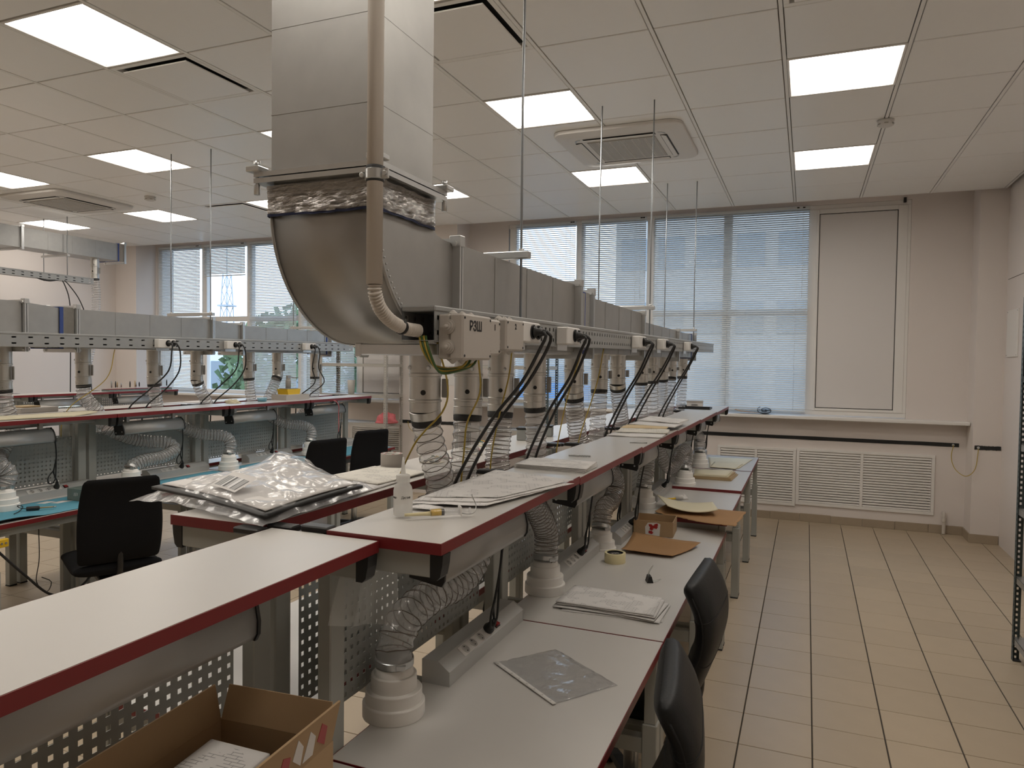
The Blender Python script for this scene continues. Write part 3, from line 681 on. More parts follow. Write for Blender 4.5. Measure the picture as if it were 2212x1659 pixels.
# ---- socket strips on the worktops
def strip(cx, y0, zt, label, group, side=1):
    t = thing('socket_strip', label, 'socket strip', (cx+side*.098, y0+.43, zt), 0, group); L = .56
    P = [(.0, 0), (.086, 0), (.086, .040), (.050, .066), (0, .066)]
    cached('st', lambda: MB().prism(P, 'y', .004, L-.004), 'housing', 'strip_grey', t)
    for a, b in ((0, .004), (L-.004, L)): cached(('se', a), lambda: MB().prism([(p*1.01, q*1.01) for p, q in P], 'y', a, b), 'end_plate', 'strip_grey', t)
    n = Vector((.026, 0, .036)).normalized(); a = math.atan2(n.x, n.z); M = Matrix.Rotation(a, 4, 'Y')
    c0 = Vector((.068, 0, .053))
    cached('sp', lambda: MB().cbox(-.017, .017, .11, .33, 0, .002, .001).xf(Matrix.Translation(c0) @ M), 'socket_plate', 'white_plastic', t)
    for k in range(3):
        so = cached(('so', k), lambda: MB().lathe([(.0165, .002), (.0165, .0035), (.0145, .0035), (.0135, .0015)], 20, (0, .14+k*.052, 0)).xf(Matrix.Translation(c0) @ M), 'socket', 'white_plastic', t)
        cached(('sh2', k), lambda: MB().cbox(-.009, -.006, .137+k*.052, .143+k*.052, .0018, .0024, .0003).cbox(.006, .009, .137+k*.052, .143+k*.052, .0018, .0024, .0003).xf(Matrix.Translation(c0) @ M), 'pin_hole', 'black_plastic', so)
    sw = cached('sf', lambda: MB().cbox(-.013, .013, .345, .375, 0, .003, .001).xf(Matrix.Translation(c0) @ M), 'switch_frame', 'black_plastic', t)
    cached('sw', lambda: MB().prism([(-.009, .003), (.009, .003), (.009, .010), (-.009, .006)], 'y', .35, .37).xf(Matrix.Translation(c0) @ M), 'rocker', 'red', sw)
    return t
def plug_cable(cx, y0, zt, label, group, zs):
    # plug in the fourth socket with its cable running up to the lamp
    t = thing('lamp_plug', label, 'plug', (cx+.166, y0+.73, zt+.056), 0, group)
    cached('plg', lambda: MB().lathe([(.017, 0), (.018, .012), (.013, .024), (.009, .045), (.0075, .055)], 14, (0, 0, 0), Matrix.Rotation(math.radians(25), 3, 'X') @ Matrix.Rotation(math.radians(35), 3, 'Y')), 'plug_body', 'black_plastic', t)
    p = Vector((.028, -.015, .045)); h = zs-zt
    cached(('plc', round(h, 2)), lambda: MB().tube(spline([p, (.035, -.04, .09), (.045, -.05, .12), (.055, -.04, .2), (.075, -.06, .3), (.11, -.10, h-.16), (.125, -.122, h-.12)], .015), .0042, 6), 'cable', 'black_rubber', t)
    cached(('plc2', 0), lambda: MB().tube(spline([(.045, -.05, .12), (.05, -.09, .08), (.045, -.08, .04), (.05, -.045, .06), (.055, -.04, .2)], .012), .0038, 6), 'cable_loop', 'black_rubber', t)
for i in range(1, 7):
    w_ = ['', 'on the bench with the plastic sleeve', 'beside the paper stack and tape roll', 'behind the loose kraft sheet', 'on the bench with the big kraft sheet', 'on the bench with the cream boards', 'on the bench nearest the window wall'][i]
    strip(R1, YS[i], HT[i], 'grey angled socket strip '+w_, 'socket strips of the near row')
    plug_cable(R1, YS[i], HT[i], 'black lamp plug and cable in the strip '+w_, 'lamp plugs of the near row', 1.276)
for i, y in enumerate(Y2):
    strip(R2, y, .75, 'grey socket strip on a blue-matted bench, '+ORD[5-i]+' from the steel rack', 'socket strips of the second row')
    plug_cable(R2, y, .75, 'black lamp plug above a blue mat, '+ORD[5-i]+' from the steel rack', 'lamp plugs of the second row', 1.272)

# ================================================================== DUCTS
def rectduct(mb, cx, w_, y0, y1, z0, z1, w2=None, z2=None):
    w2 = w2 or w_; z2 = z2 or z1
    A = [(cx-w_/2, y0, z0), (cx+w_/2, y0, z0), (cx+w_/2, y0, z1), (cx-w_/2, y0, z1)]; B = [(cx-w2/2, y1, z0), (cx+w2/2, y1, z0), (cx+w2/2, y1, z2), (cx-w2/2, y1, z2)]
    mb.add(A+B, [(0, 1, 2, 3), (4, 7, 6, 5), (0, 4, 5, 1), (1, 5, 6, 2), (2, 6, 7, 3), (3, 7, 4, 0)])
    return mb
def duct_len(t, o, cx, w_, y0, y1, z0, z1, ribs=True, m_='galv'):
    d = rectduct(MB(), cx-o[0], w_, y0-o[1], y1-o[1], z0-o[2], z1-o[2]).build('duct_section', m_, t)
    if ribs:
        n = max(1, int((y1-y0)/.27))
        for k in range(1, n):
            y = y0+(y1-y0)*k/n-o[1]; e = .0016
            for s in (-1, 1):
                x = cx-o[0]+s*w_/2; MB().prism([(y-.006, z0-o[2]+.004), (y+.006, z0-o[2]+.004), (y+.006, z1-o[2]-.004), (y-.006, z1-o[2]-.004)], 'x', min(x, x+s*e), max(x, x+s*e)).build('stiffening_bead', m_, d)
    return d
def flange(t, o, cx, w_, y, z0, z1, m_='zinc'):
    f = .03; a, b, c, d = cx-o[0]-w_/2, cx-o[0]+w_/2, z0-o[2], z1-o[2]; y -= o[1]
    mb = MB()
    for q in (-.012, .002):
        for (x0, x1, zz0, zz1) in ((a-f, b+f, d, d+f), (a-f, b+f, c-f, c), (a-f, a, c, d), (b, b+f, c, d)):
            mb.box(x0, x1, y+q, y+q+.010, zz0, zz1)
    fo = mb.build('flange', m_, t)
    for sx in (-1, 1):
        for zz in (c-f*.5, d+f*.5):
            x = (a+b)/2+sx*((b-a)/2+f*.5)
            MB().lathe([(.009, -.022), (.009, -.013), (.005, -.013), (.005, .016), (.009, .016), (.009, .024)], 6, (x, y, zz), Matrix.Rotation(math.radians(-90), 3, 'X')).build('bolt', 'zinc', fo)
    for sx in (-1, 1):
        x = (a+b)/2+sx*((b-a)/2+f*.5)
        MB().cbox(x-f*.6, x+f*.6, y-.016, y+.016, d+f*.2, d+f+.008, .002).build('corner_bracket', 'zinc', fo)
    return fo
def drop_pipe(t, o, cx, y, zt, zb):
    r = .0485; p = (cx-o[0], y-o[1], 0); T, B = zt-o[2], zb-o[2]; mid = B+(T-B)*.56
    d = MB().lathe([(r+.004, T), (r, T-.004), (r, mid+.006), (r+.0025, mid+.004), (r+.0025, mid-.004), (r-.001, mid-.006), (r-.001, B+.04), (r+.002, B+.038), (r+.002, B+.032), (r-.001, B+.03), (r-.001, B)], 26, p, cap=False).build('drop_pipe', 'pipe_galv', t)
    a = math.radians(-68); M = Matrix.Rotation(math.radians(90), 3, 'X')
    q = Vector((math.cos(a), math.sin(a), 0)); Mq = q.to_track_quat('Z', 'Y').to_matrix()
    c = Vector(p)+q*(r-.004)
    MB().lathe([(.008, 0), (.008, .006), (.005, .006), (.005, .004)], 12, (c.x, c.y, B+(T-B)*.30), Mq).build('plug_hole', 'black_plastic', d)
    MB().cbox(p[0]+.045, p[0]+.066, p[1]+.02, p[1]+.028, B+.045, mid-.012, .002).build('damper_plate', 'galv', d)
    for s in (-1, 1): MB().lathe([(.007, 0), (.007, .004), (.004, .006)], 8, (p[0]+s*.032, p[1]-.036, mid+.022), M).build('rivet', 'zinc', d)
    return d
PIPES1 = [(1.94, 1.496), (2.243, 1.485), (2.53, 1.478), (2.90, 1.478), (3.46, 1.497), (3.94, 1.519), (4.36, 1.521), (5.05, 1.537), (5.45, 1.54), (5.85, 1.545), (6.25, 1.55), (6.85, 1.55)]
PIPES2 = [(2.42, 1.45), (2.94, 1.455), (3.474, 1.474), (4.052, 1.465), (4.471, 1.468), (5.065, 1.493), (5.442, 1.49), (5.997, 1.49)]
O = (R1, 1.6, 1.70)
t = thing('ventilation_duct', 'galvanised duct dropping from the ceiling and running along the near bench row', 'duct', O)
W1 = .27; ZB = 1.70
# vertical shaft
yv0, yv1 = 1.455, 1.736; xs0, xs1 = -1.253, -.95; cxv = (xs0+xs1)/2; dz = lambda z: z-O[2]
sh = MB().box(xs0-O[0], xs1-O[0], yv0-O[1], yv1-O[1], dz(2.115), dz(3.29)).build('shaft', 'galv', t)
for z in (2.26, 2.47):
    MB().box(xs0-O[0]-.0007, xs1-O[0]+.0007, yv0-O[1]-.0007, yv1-O[1]+.0007, dz(z), dz(z)+.0022).build('sheet_seam', 'galv', sh)
MB().box(xs0-O[0]-.03, xs1-O[0]+.03, yv0-O[1]-.03, yv1-O[1]+.03, dz(2.088), dz(2.10)).box(xs0-O[0]-.03, xs1-O[0]+.03, yv0-O[1]-.03, yv1-O[1]+.03, dz(2.103), dz(2.115)).build('shaft_flange', 'zinc', t)
for sx in (xs0-.024, xs1+.024):
    for sy in (yv0-.024, yv1+.024):
        MB().lathe([(.008, -.055), (.008, -.03), (.0045, -.03), (.0045, .02), (.009, .02), (.009, .028)], 6, (sx-O[0], sy-O[1], dz(2.115))).build('bolt', 'zinc', t)
        MB().cbox(sx-O[0]-.02, sx-O[0]+.02, sy-O[1]-.02, sy-O[1]+.02, dz(2.115), dz(2.128), .002).build('corner_plate', 'zinc', t)
# foil collar, crumpled
def foil(name, path, z0, z1, amp, mname, parent, off):
    mb = MB(); rnd = random.Random(3); nz = 22; pts = []
    for i in range(len(path)):
        a, b = Vector(path[i]), Vector(path[(i+1) % len(path)]); n = max(2, int((b-a).length/.012))
        for k in range(n): pts.append((a.lerp(b, k/n), (b-a).normalized()))
    n = len(pts); vs = []
    for j in range(nz+1):
        for i, (p, d) in enumerate(pts):
            nrm = Vector((d.y, -d.x)); f = noise.noise(Vector((p.x*14, p.y*14, j*2.1)))*amp+noise.noise(Vector((p.x*45, p.y*45, j*4.7)))*amp*1.1
            zz = z0+(z1-z0)*j/nz+noise.noise(Vector((p.x*22, p.y*22, 7+(j == 0)*3)))*.004
            q = p+nrm*(.006+f); vs.append((q.x-off[0], q.y-off[1], zz-off[2]))
    fs = [(j*n+i, j*n+(i+1) % n, (j+1)*n+(i+1) % n, (j+1)*n+i) for j in range(nz) for i in range(n)]
    return mb.add(vs, fs, True).build(name, mname, parent)
path = [(xs0-.004, yv0-.004), (xs1+.004, yv0-.004), (xs1+.004, yv1+.004), (xs0-.004, yv1+.004)]
fc = foil('foil_collar', path, 2.012, 2.083, .0045, 'foil', t, O)
foil('foil_edge', path, 2.007, 2.0135, .001, 'navy_dark', fc, O)
MB().box(xs0-O[0]+.004, xs1-O[0]-.004, yv0-O[1]+.004, yv1-O[1]-.004, dz(2.0), dz(2.1)).build('neck', 'galv', t)
# elbow: outer curve from the camera-side face down to the underside
yc, zc = 1.80, 2.03; ro_y, ro_z = yc-yv0, zc-ZB; side = []
outer = [(yv0, 2.03)]+[(yc-ro_y*math.cos(math.radians(a)), zc-ro_z*math.sin(math.radians(a))) for a in range(6, 91, 6)]+[(1.862, ZB)]
inner = [(1.862, 1.99), (1.80, 1.992), (1.765, 1.998), (1.745, 2.012), (yv1, 2.03)]
poly = outer+inner
mb = MB(); n = len(poly); vs = [(x-O[0], p-O[1], q-O[2]) for x in (xs0, xs1) for (p, q) in poly]
mb.add(vs, [list(range(n)), list(range(n, 2*n))[::-1]])
for i in range(n):
    j = (i+1) % n; mb.f.append([i, n+i, n+j, j]); mb.sm.append(i < len(outer)-1)
el = mb.build('elbow', 'galv', t, fix=True)
for x in (xs0, xs1):
    ring = [(x-O[0], p-O[1], q-O[2]) for (p, q) in outer]
    MB().tube(ring, .0045, 6).build('folded_seam', 'galv', el)
m2 = MB()
for k, (p, q) in enumerate(outer[2:-1]):
    for f in (0, .5):
        pn = outer[2:][k+1]; a = p+(pn[0]-p)*f; b = q+(pn[1]-q)*f
        d = Vector((yc-a, zc-b)).normalized()*.016; m2.lathe([(.003, 0), (.0022, .002)], 6, (xs1-O[0], a+d.x-O[1], b+d.y-O[2]), Matrix.Rotation(math.radians(90), 3, 'Y'))
tag(m2.build('seam_rivets', 'zinc', el), kind='stuff')
# horizontal run
flange(t, O, cxv, .29, 1.872, ZB, 1.975)
duct_len(t, O, cxv, .295, 1.886, 3.05, ZB, 1.995)
flange(t, O, cxv, .295, 3.063, ZB, 1.98)
MB().box(-.15, .15, 1.54, 1.60, 0.01, .27).build('neck', 'galv', t, (cxv-O[0], 0, 0))
rectduct(MB(), cxv-O[0], .295, 3.078-O[1], 3.20-O[1], 0, .295, .27, .27).build('reducer', 'galv', t)
def wrap(t, o, cx, w_, y0, y1, z0, z1, name, m_):
    mb = MB(); a, b, c, d = cx-w_/2-o[0]-.004, cx+w_/2-o[0]+.004, z0-o[2]-.004, z1-o[2]+.004
    for (x0, x1, zz0, zz1) in ((a-.004, a, c, d), (b, b+.004, c, d), (a-.004, b+.004, d, d+.004), (a-.004, b+.004, c-.004, c)): mb.box(x0, x1, y0-o[1], y1-o[1], zz0, zz1)
    return mb.build(name, m_, t)
wrap(t, O, cxv, .27, 3.20, 3.235, ZB, 1.97, 'blue_tape', 'navy'); wrap(t, O, cxv, .27, 3.235, 3.30, ZB, 1.97, 'foil_band', 'foil')
flange(t, O, cxv, .265, 3.315, ZB, 1.965)
duct_len(t, O, cxv, .27, 3.33, 4.50, ZB, 1.965)
flange(t, O, cxv, .25, 4.515, ZB, 1.945)
rectduct(MB(), cxv-O[0], .26, 4.53-O[1], 4.66-O[1], 0, .245, .23, .22).build('reducer', 'galv', t)
duct_len(t, O, cxv, .23, 4.66, 5.93, ZB, 1.92); flange(t, O, cxv, .22, 5.945, ZB, 1.90)
duct_len(t, O, cxv, .21, 5.96, 6.95, ZB+.01, 1.92); flange(t, O, cxv, .2, 6.96, ZB+.01, 1.91)
wrap(t, O, cxv, .2, 6.80, 6.84, ZB+.01, 1.92, 'blue_tape', 'navy')
for (y, zb) in PIPES1: drop_pipe(t, O, R1, y, ZB, zb)
# underside foil tape, support channels
MB().box(-.13, .13, 2.06-O[1], 3.0-O[1], -.014, -.001).build('underside_foil', 'foil', t)
MB().cbox(-.01, .225, -.0, .04, -.034, -.004, .003).build('support_channel', 'zinc', t)
MB().cbox(-.022, -.004, -.002, .042, -.04, -.002, .003).build('channel_clamp', 'zinc', t)
def hanger(t, o, y, x0, x1, zbar, zlow, name='hanger'):
    b = MB().cbox(x0-.03-o[0], x1+.03-o[0], y-.016-o[1], y+.016-o[1], zbar-o[2], zbar+.024-o[2], .002).build('hanger_channel', 'zinc', t)
    for x in (x0, x1):
        MB().tube([(x-o[0]+.004, y-o[1], ZC-o[2]+.01), (x-o[0]-.002, y-o[1], (ZC+zlow)/2-o[2]), (x-o[0], y-o[1], zlow-o[2])], .0045, 7).build('threaded_rod', 'rod', b)
        MB().lathe([(.010, .024), (.010, .034)], 6, (x-o[0], y-o[1], zbar-o[2])).build('nut', 'zinc', b)
hanger(t, O, 2.30, -1.275, -.912, 2.005, 1.74); hanger(t, O, 4.545, -1.26, -.925, 1.99, 1.75); hanger(t, O, 6.69, -1.225, -.96, 1.945, 1.76)
# ---- duct of the second row
O = (R2, 3.0, 1.70); c2 = R2-.02
t = thing('ventilation_duct', 'galvanised duct hanging low along the second bench row, by the windows', 'duct', O)
duct_len(t, O, c2, .30, 1.3, 2.97, 1.705, 1.985); flange(t, O, c2, .29, 2.985, 1.705, 1.965)
rectduct(MB(), c2-O[0], .30, 3.0-O[1], 3.22-O[1], .005, .28, .27, .262).build('reducer', 'galv', t)
wrap(t, O, c2, .27, 3.22, 3.245, 1.705, 1.962, 'blue_tape', 'navy'); wrap(t, O, c2, .27, 3.245, 3.32, 1.705, 1.962, 'foil_band', 'foil')
flange(t, O, c2, .265, 3.335, 1.705, 1.955); duct_len(t, O, c2, .27, 3.35, 4.50, 1.705, 1.962); flange(t, O, c2, .26, 4.515, 1.705, 1.945)
rectduct(MB(), c2-O[0], .265, 4.53-O[1], 4.86-O[1], .005, .257, .23, .235).build('reducer', 'galv', t); flange(t, O, c2, .22, 4.875, 1.705, 1.925)
duct_len(t, O, c2, .23, 4.89, 6.05, 1.705, 1.93); wrap(t, O, c2, .22, 6.05, 6.07, 1.705, 1.92, 'blue_tape', 'navy'); flange(t, O, c2, .21, 6.13, 1.705, 1.92)
rectduct(MB(), c2-O[0], .22, 6.07-O[1], 6.13-O[1], .005, .22).build('neck', 'galv', t)
for (y, zb) in PIPES2: drop_pipe(t, O, R2, y, 1.705, zb)
hanger(t, O, 4.41, -4.82, -4.40, 1.985, 1.74); hanger(t, O, 5.9, -4.80, -4.42, 1.95, 1.74); hanger(t, O, 2.0, -4.82, -4.40, 1.99, 1.74)
# ---- high duct by the left wall
O = (R3, 5.0, 2.87)
t = thing('ventilation_duct', 'galvanised duct running high under the ceiling near the left wall', 'duct', O)
duct_len(t, O, R3, .34, 3.0, 5.42, 2.86, 3.09); flange(t, O, R3, .33, 5.435, 2.87, 3.08); duct_len(t, O, R3, .32, 5.45, 6.66, 2.875, 3.09)
wrap(t, O, R3, .32, 6.66, 6.68, 2.875, 3.09, 'blue_tape', 'navy'); wrap(t, O, R3, .32, 6.68, 6.74, 2.875, 3.09, 'foil_band', 'foil'); flange(t, O, R3, .31, 6.755, 2.875, 3.08)
drop_pipe(t, O, R3+.06, 6.42, 2.875, 2.64); hanger(t, O, 5.95, -8.565, -8.155, 2.83, 2.55)

# ================================================================== CABLE TRAYS
def tray(label, x0, x1, y0, y1, z0, z1, slope, pitch_, hw, hh, ends=True, slots=2):
    t = thing('cable_tray', label, 'cable tray', (x1, y0, z0)); L = y1-y0; h = z1-z0; wd = x1-x0
    t.rotation_euler = (math.atan(slope), 0, 0)
    n = int(L/pitch_)
    a = holed(n, slots, L/n, h/slots*.86, hw, hh, .0015).build('side_wall', 'tray', t, (0, L/2, h*.03))
    holed(n, slots, L/n, h/slots*.86, hw, hh, .0015).build('side_wall', 'tray', t, (-wd+.0015, L/2, h*.03))
    MB().box(-wd, 0, 0, L, 0, .0015).box(-.0015, 0, 0, L, .0015, h*.03).box(-.0015, 0, 0, L, h*.89, h).build('base', 'tray', t)
    MB().cbox(-wd-.002, .003, 0, L, h-.012, h+.002, .003).build('lid', 'tray', t)
    for q_ in range(5): MB().tube(spline([(-wd*(.25+.13*q_)+.004*math.sin(q_*3+yy*2), yy, .009+.009*(q_ % 2)) for yy in [.25+(L-.3)*e_/9 for e_ in range(10)]], .15), .0055, 7).build('tray_cable', 'black_rubber', t)
    return t
T1 = tray('grey perforated cable tray with junction boxes along the near duct', -.945, -.853, 1.575, 7.29, 1.703, 1.788, .0105, .042, .013, .012)
T2 = tray('grey perforated cable tray with sockets along the second bench row', -4.475, -4.378, 1.3, 6.32, 1.69, 1.775, .009, .10, .028, .009)
T3 = tray('bare grey cable tray hanging below the high duct by the left wall', -8.20, -8.10, 3.2, 6.25, 2.535, 2.605, -.002, .10, .03, .009)
def tz(y): return 1.703+(y-1.575)*.0105
# ---- junction boxes with rubber grommets and marker writing
def jbox(y0, y1, z0, z1, depth, label, txt, size, grom=True):
    t = thing('junction_box', label, 'junction box', (-.853, y0, z0)); L, h = y1-y0, z1-z0; xb = depth*.45
    MB().cbox(0, xb, 0, L, 0, h, .004).build('box', 'box_pvc', t); MB().cbox(xb, depth, -.0015, L+.0015, -.0015, h+.0015, .005).build('lid', 'box_pvc', t)
    if grom:
        for z in (h*.27, h*.72):
            MB().lathe([(h*.17, 0), (h*.165, .003), (h*.13, .003), (h*.125, .007), (h*.09, .007), (h*.085, .011), (h*.05, .011), (h*.045, .015), (h*.02, .018)], 18, (depth*.42, -.001, z), Matrix.Rotation(math.radians(90), 3, 'X')).build('grommet', 'box_pvc', t)
        for k in range(3):
            MB().lathe([(.016, 0), (.014, .003), (.010, .005), (.006, .009), (.002, .012)], 14, (depth*.35, L*(.2+.3*k), h)).build('grommet', 'box_pvc', t)
            MB().lathe([(.016, 0), (.014, -.003), (.010, -.005), (.006, -.009), (.002, -.012)], 14, (depth*.35, L*(.2+.3*k), 0)).build('grommet', 'box_pvc', t)
    for a in (.008, L-.008):
        for b in (.009, h-.009): MB().lathe([(.0035, 0), (.003, .0012)], 8, (depth, a, b), Matrix.Rotation(math.radians(90), 3, 'Y')).build('screw', 'ink', t)
    text_mesh(txt, size, 'marker_writing', 'ink', t, (depth+.0006, L*(.42 if len(txt) > 1 else .5), h*(.74 if len(txt) > 1 else .78)), (math.pi/2, 0, math.pi/2), bend=.0008)
jbox(1.595, 1.765, 1.658, 1.770, .070, 'large beige junction box marked РЗШ at the open tray end', 'РЗШ', .034)
jbox(1.772, 1.850, 1.672, 1.766, .060, 'beige junction box marked 1 behind the large box', '1', .022, False)
jbox(1.90, 2.035, 1.686, 1.775, .058, 'beige junction box marked 2 beside the first tray socket', '2', .022)
# ---- sockets on the trays with plugs and cables into the bench gap
def tray_socket(X, y, z, lab, grp):
    t = thing('tray_socket', lab, 'socket', (X, y, z), 0, grp)
    cached('tsb', lambda: MB().cbox(0, .045, 0, .155, 0, .064, .004), 'box', 'white_plastic', t)
    cached('tss', lambda: MB().cbox(-.004, 0, .02, .135, -.022, .01, .001), 'back_plate', 'zinc', t)
    for k in range(2):
        cached(('tso', k), lambda: MB().lathe([(.023, 0), (.023, .004), (.020, .004), (.019, .001)], 20, (.045, .085+.046*k, .034), Matrix.Rotation(math.radians(90), 3, 'Y')), 'socket', 'black_plastic', t)
    return t
def plug(X, y, z, lab, grp, pts):
    t = thing('power_plug', lab, 'plug', (X, y, z), 0, grp)
    cached('tpl', lambda: MB().lathe([(.018, 0), (.018, .010), (.012, .015), (.009, .028), (.0065, .034)], 14, (0, 0, 0), Matrix.Rotation(math.radians(90), 3, 'Y')), 'plug_body', 'black_plastic', t)
    P = [(.030, 0, 0), (.046, -.004, -.012)]+[(p[0]-X, p[1]-y, p[2]-z) for p in pts]
    MB().tube(spline(P, .03), .0055, 7).build('cable', 'black_rubber', t)
SK = [(2.055, 'nearest the marked junction boxes'), (2.50, 'second along the near tray'), (3.72, 'third along the near tray'), (4.40, 'fourth along the near tray'), (5.42, 'last on the near tray')]
for q, (y, lb) in enumerate(SK):
    z = tz(y)+.006; X = -.851
    tray_socket(X, y, z, 'white twin socket on the cable tray, '+lb, 'sockets of the near tray')
    for k in range(2):
        yy = y+.085+.046*k; zz = z+.034; e = .0 if k == 0 else .25
        e = (-.12 if k == 0 else -.075) if q == 0 else (-.09 if k == 0 else .05) if q not in (1, 2) else (.06+.06*k); pts = [(X+.072, yy+.02*k, zz-.05), (-.83, yy+e*.25, zz-.16), (-.92, yy+e*.6, 1.46), (-1.015, yy+e, 1.27), (-1.05, yy+e*1.15, 1.12)]
        plug(X+.045, yy, zz, 'black plug, '+('first' if k == 0 else 'second')+' in the white socket '+lb, 'plugs of the near tray', pts)
SK2 = [(3.85, 'nearest the dark green box'), (4.52, 'midway along the second tray'), (5.50, 'beside the tray end in the second row')]
for y, lb in SK2:
    z = 1.69+(y-1.3)*.009+.006; X = -4.376
    tray_socket(X, y, z, 'white twin socket on the second tray, '+lb, 'sockets of the second tray')
    for k in range(2):
        yy = y+.085+.046*k; zz = z+.034
        s_ = .25 if y == 5.50 else 0; pts = [(X+.09, yy-.01+.03*k, zz-.06), (X+.07, yy-.02+.05*k, zz-.2), (-4.44, yy-.06+.1*k+s_, 1.42), (-4.55, yy-.13+.1*k+s_, 1.30), (-4.585, yy-.15+.1*k+s_, 1.22), (-4.595, yy-.15+.1*k+s_, 1.12)]
        plug(X+.045, yy, zz, 'black plug, '+('first' if k == 0 else 'second')+' in the socket '+lb, 'plugs of the second tray', pts)
# thin earth wires dropping from the trays
for q, (a, b_, lb) in enumerate((((-.90, 1.68, 1.70), [(-.93, 1.80, 1.58), (-1.0, 1.90, 1.50), (-1.06, 1.86, 1.42), (-1.17, 1.95, 1.30), (-1.2, 2.0, 1.277)], 'beside the first hose'), ((-.86, 1.85, 1.66), [(-.9, 1.95, 1.56), (-.98, 2.03, 1.46), (-1.0, 2.05, 1.36), (-1.03, 2.07, 1.15)], 'below the large junction box'), ((-.88, 2.15, 1.70), [(-.92, 2.22, 1.6), (-.98, 2.28, 1.46), (-1.03, 2.33, 1.3), (-1.04, 2.34, 1.12)], 'below the first tray socket'),
        ((-.90, 3.0, 1.71), [(-.98, 3.05, 1.5), (-1.015, 3.03, 1.3), (-1.03, 3.04, 1.2)], 'between the second and third tray sockets'), ((-.90, 3.35, 1.72), [(-.95, 3.42, 1.55), (-1.012, 3.36, 1.3), (-1.03, 3.36, 1.2)], 'just before the third tray socket'), ((-4.40, 3.55, 1.70), [(-4.42, 3.5, 1.5), (-4.535, 3.33, 1.32), (-4.585, 3.3, 1.2), (-4.595, 3.3, 1.1)], 'in the second row near the first socket'))):
    tag(MB().tube(spline([a]+b_, .03), .0028, 6).build('earth_wire', 'yg_wire'), 'thin yellow-green earth wire hanging '+lb, 'wire', 'earth wires')
for k in range(4):
    o = k*.006
    tag(MB().tube(spline([(-.90+o, 1.585, 1.715), (-.885+o, 1.575, 1.68), (-.868+o, 1.595, 1.645-o), (-.85+o, 1.64, 1.634-o*.5), (-.83, 1.69+o*3, 1.64), (-.822, 1.70+o*3, 1.657)], .01), .0032, 6).build('earth_wire', 'green_wire' if k % 2 else 'yg_wire'), 'yellow-green wire looping under the large junction box, '+('innermost', 'second innermost', 'second outermost', 'outermost')[k]+' of four', 'wire', 'wires at the tray end')
# ---- conduit on the shaft
t = thing('conduit', 'beige plastic conduit down the duct corner, its ribbed end entering the tray', 'conduit', (-.913, 1.40, 1.74))
MB().lathe([(.0185, .085), (.0185, 1.555)], 18, (0, 0, 0)).build('pipe', 'beige_pvc', t)
fp = spline([(0, 0, .09), (-.001, .005, .065), (-.004, .03, .034), (-.004, .075, .008), (.002, .13, -.008), (.010, .185, -.012)], .001)
mb = MB(); rr = [.0140+.0030*math.cos(2*math.pi*i/7.5) for i in range(len(fp))]; mb.tube(fp, rr, 14)
mb.build('ribbed_sleeve', 'beige_pvc', t)
cl = MB().lathe([(.0205, .32), (.022, .322), (.022, .342), (.0205, .344)], 18).build('pipe_clamp', 'zinc', t)
for s in (-1, 1): MB().cbox(s*.019-(.006 if s < 0 else 0), s*.019+.006+(.012 if s > 0 else 0)-(.012 if s < 0 else 0)+(0 if s > 0 else .006), -.006, .002, .32, .344, .002).build('clamp_ear', 'zinc', cl)
for s in (-1, 1): MB().lathe([(.006, 0), (.006, .004), (.003, .005)], 8, (s*.030, -.006, .332), Matrix.Rotation(math.radians(90), 3, 'X')).build('bolt', 'zinc', cl)
MB().lathe([(.0195, .315), (.0205, .317), (.0205, .349), (.0195, .351)], 18).build('rubber_liner', 'black_rubber', cl)
MB().lathe([(.0175, 0), (.0185, .002), (.0185, .008), (.0175, .01)], 14, (.0, .115, -.006), Matrix.Rotation(math.radians(-90), 3, 'X')).build('cable_tie', 'black_plastic', t)

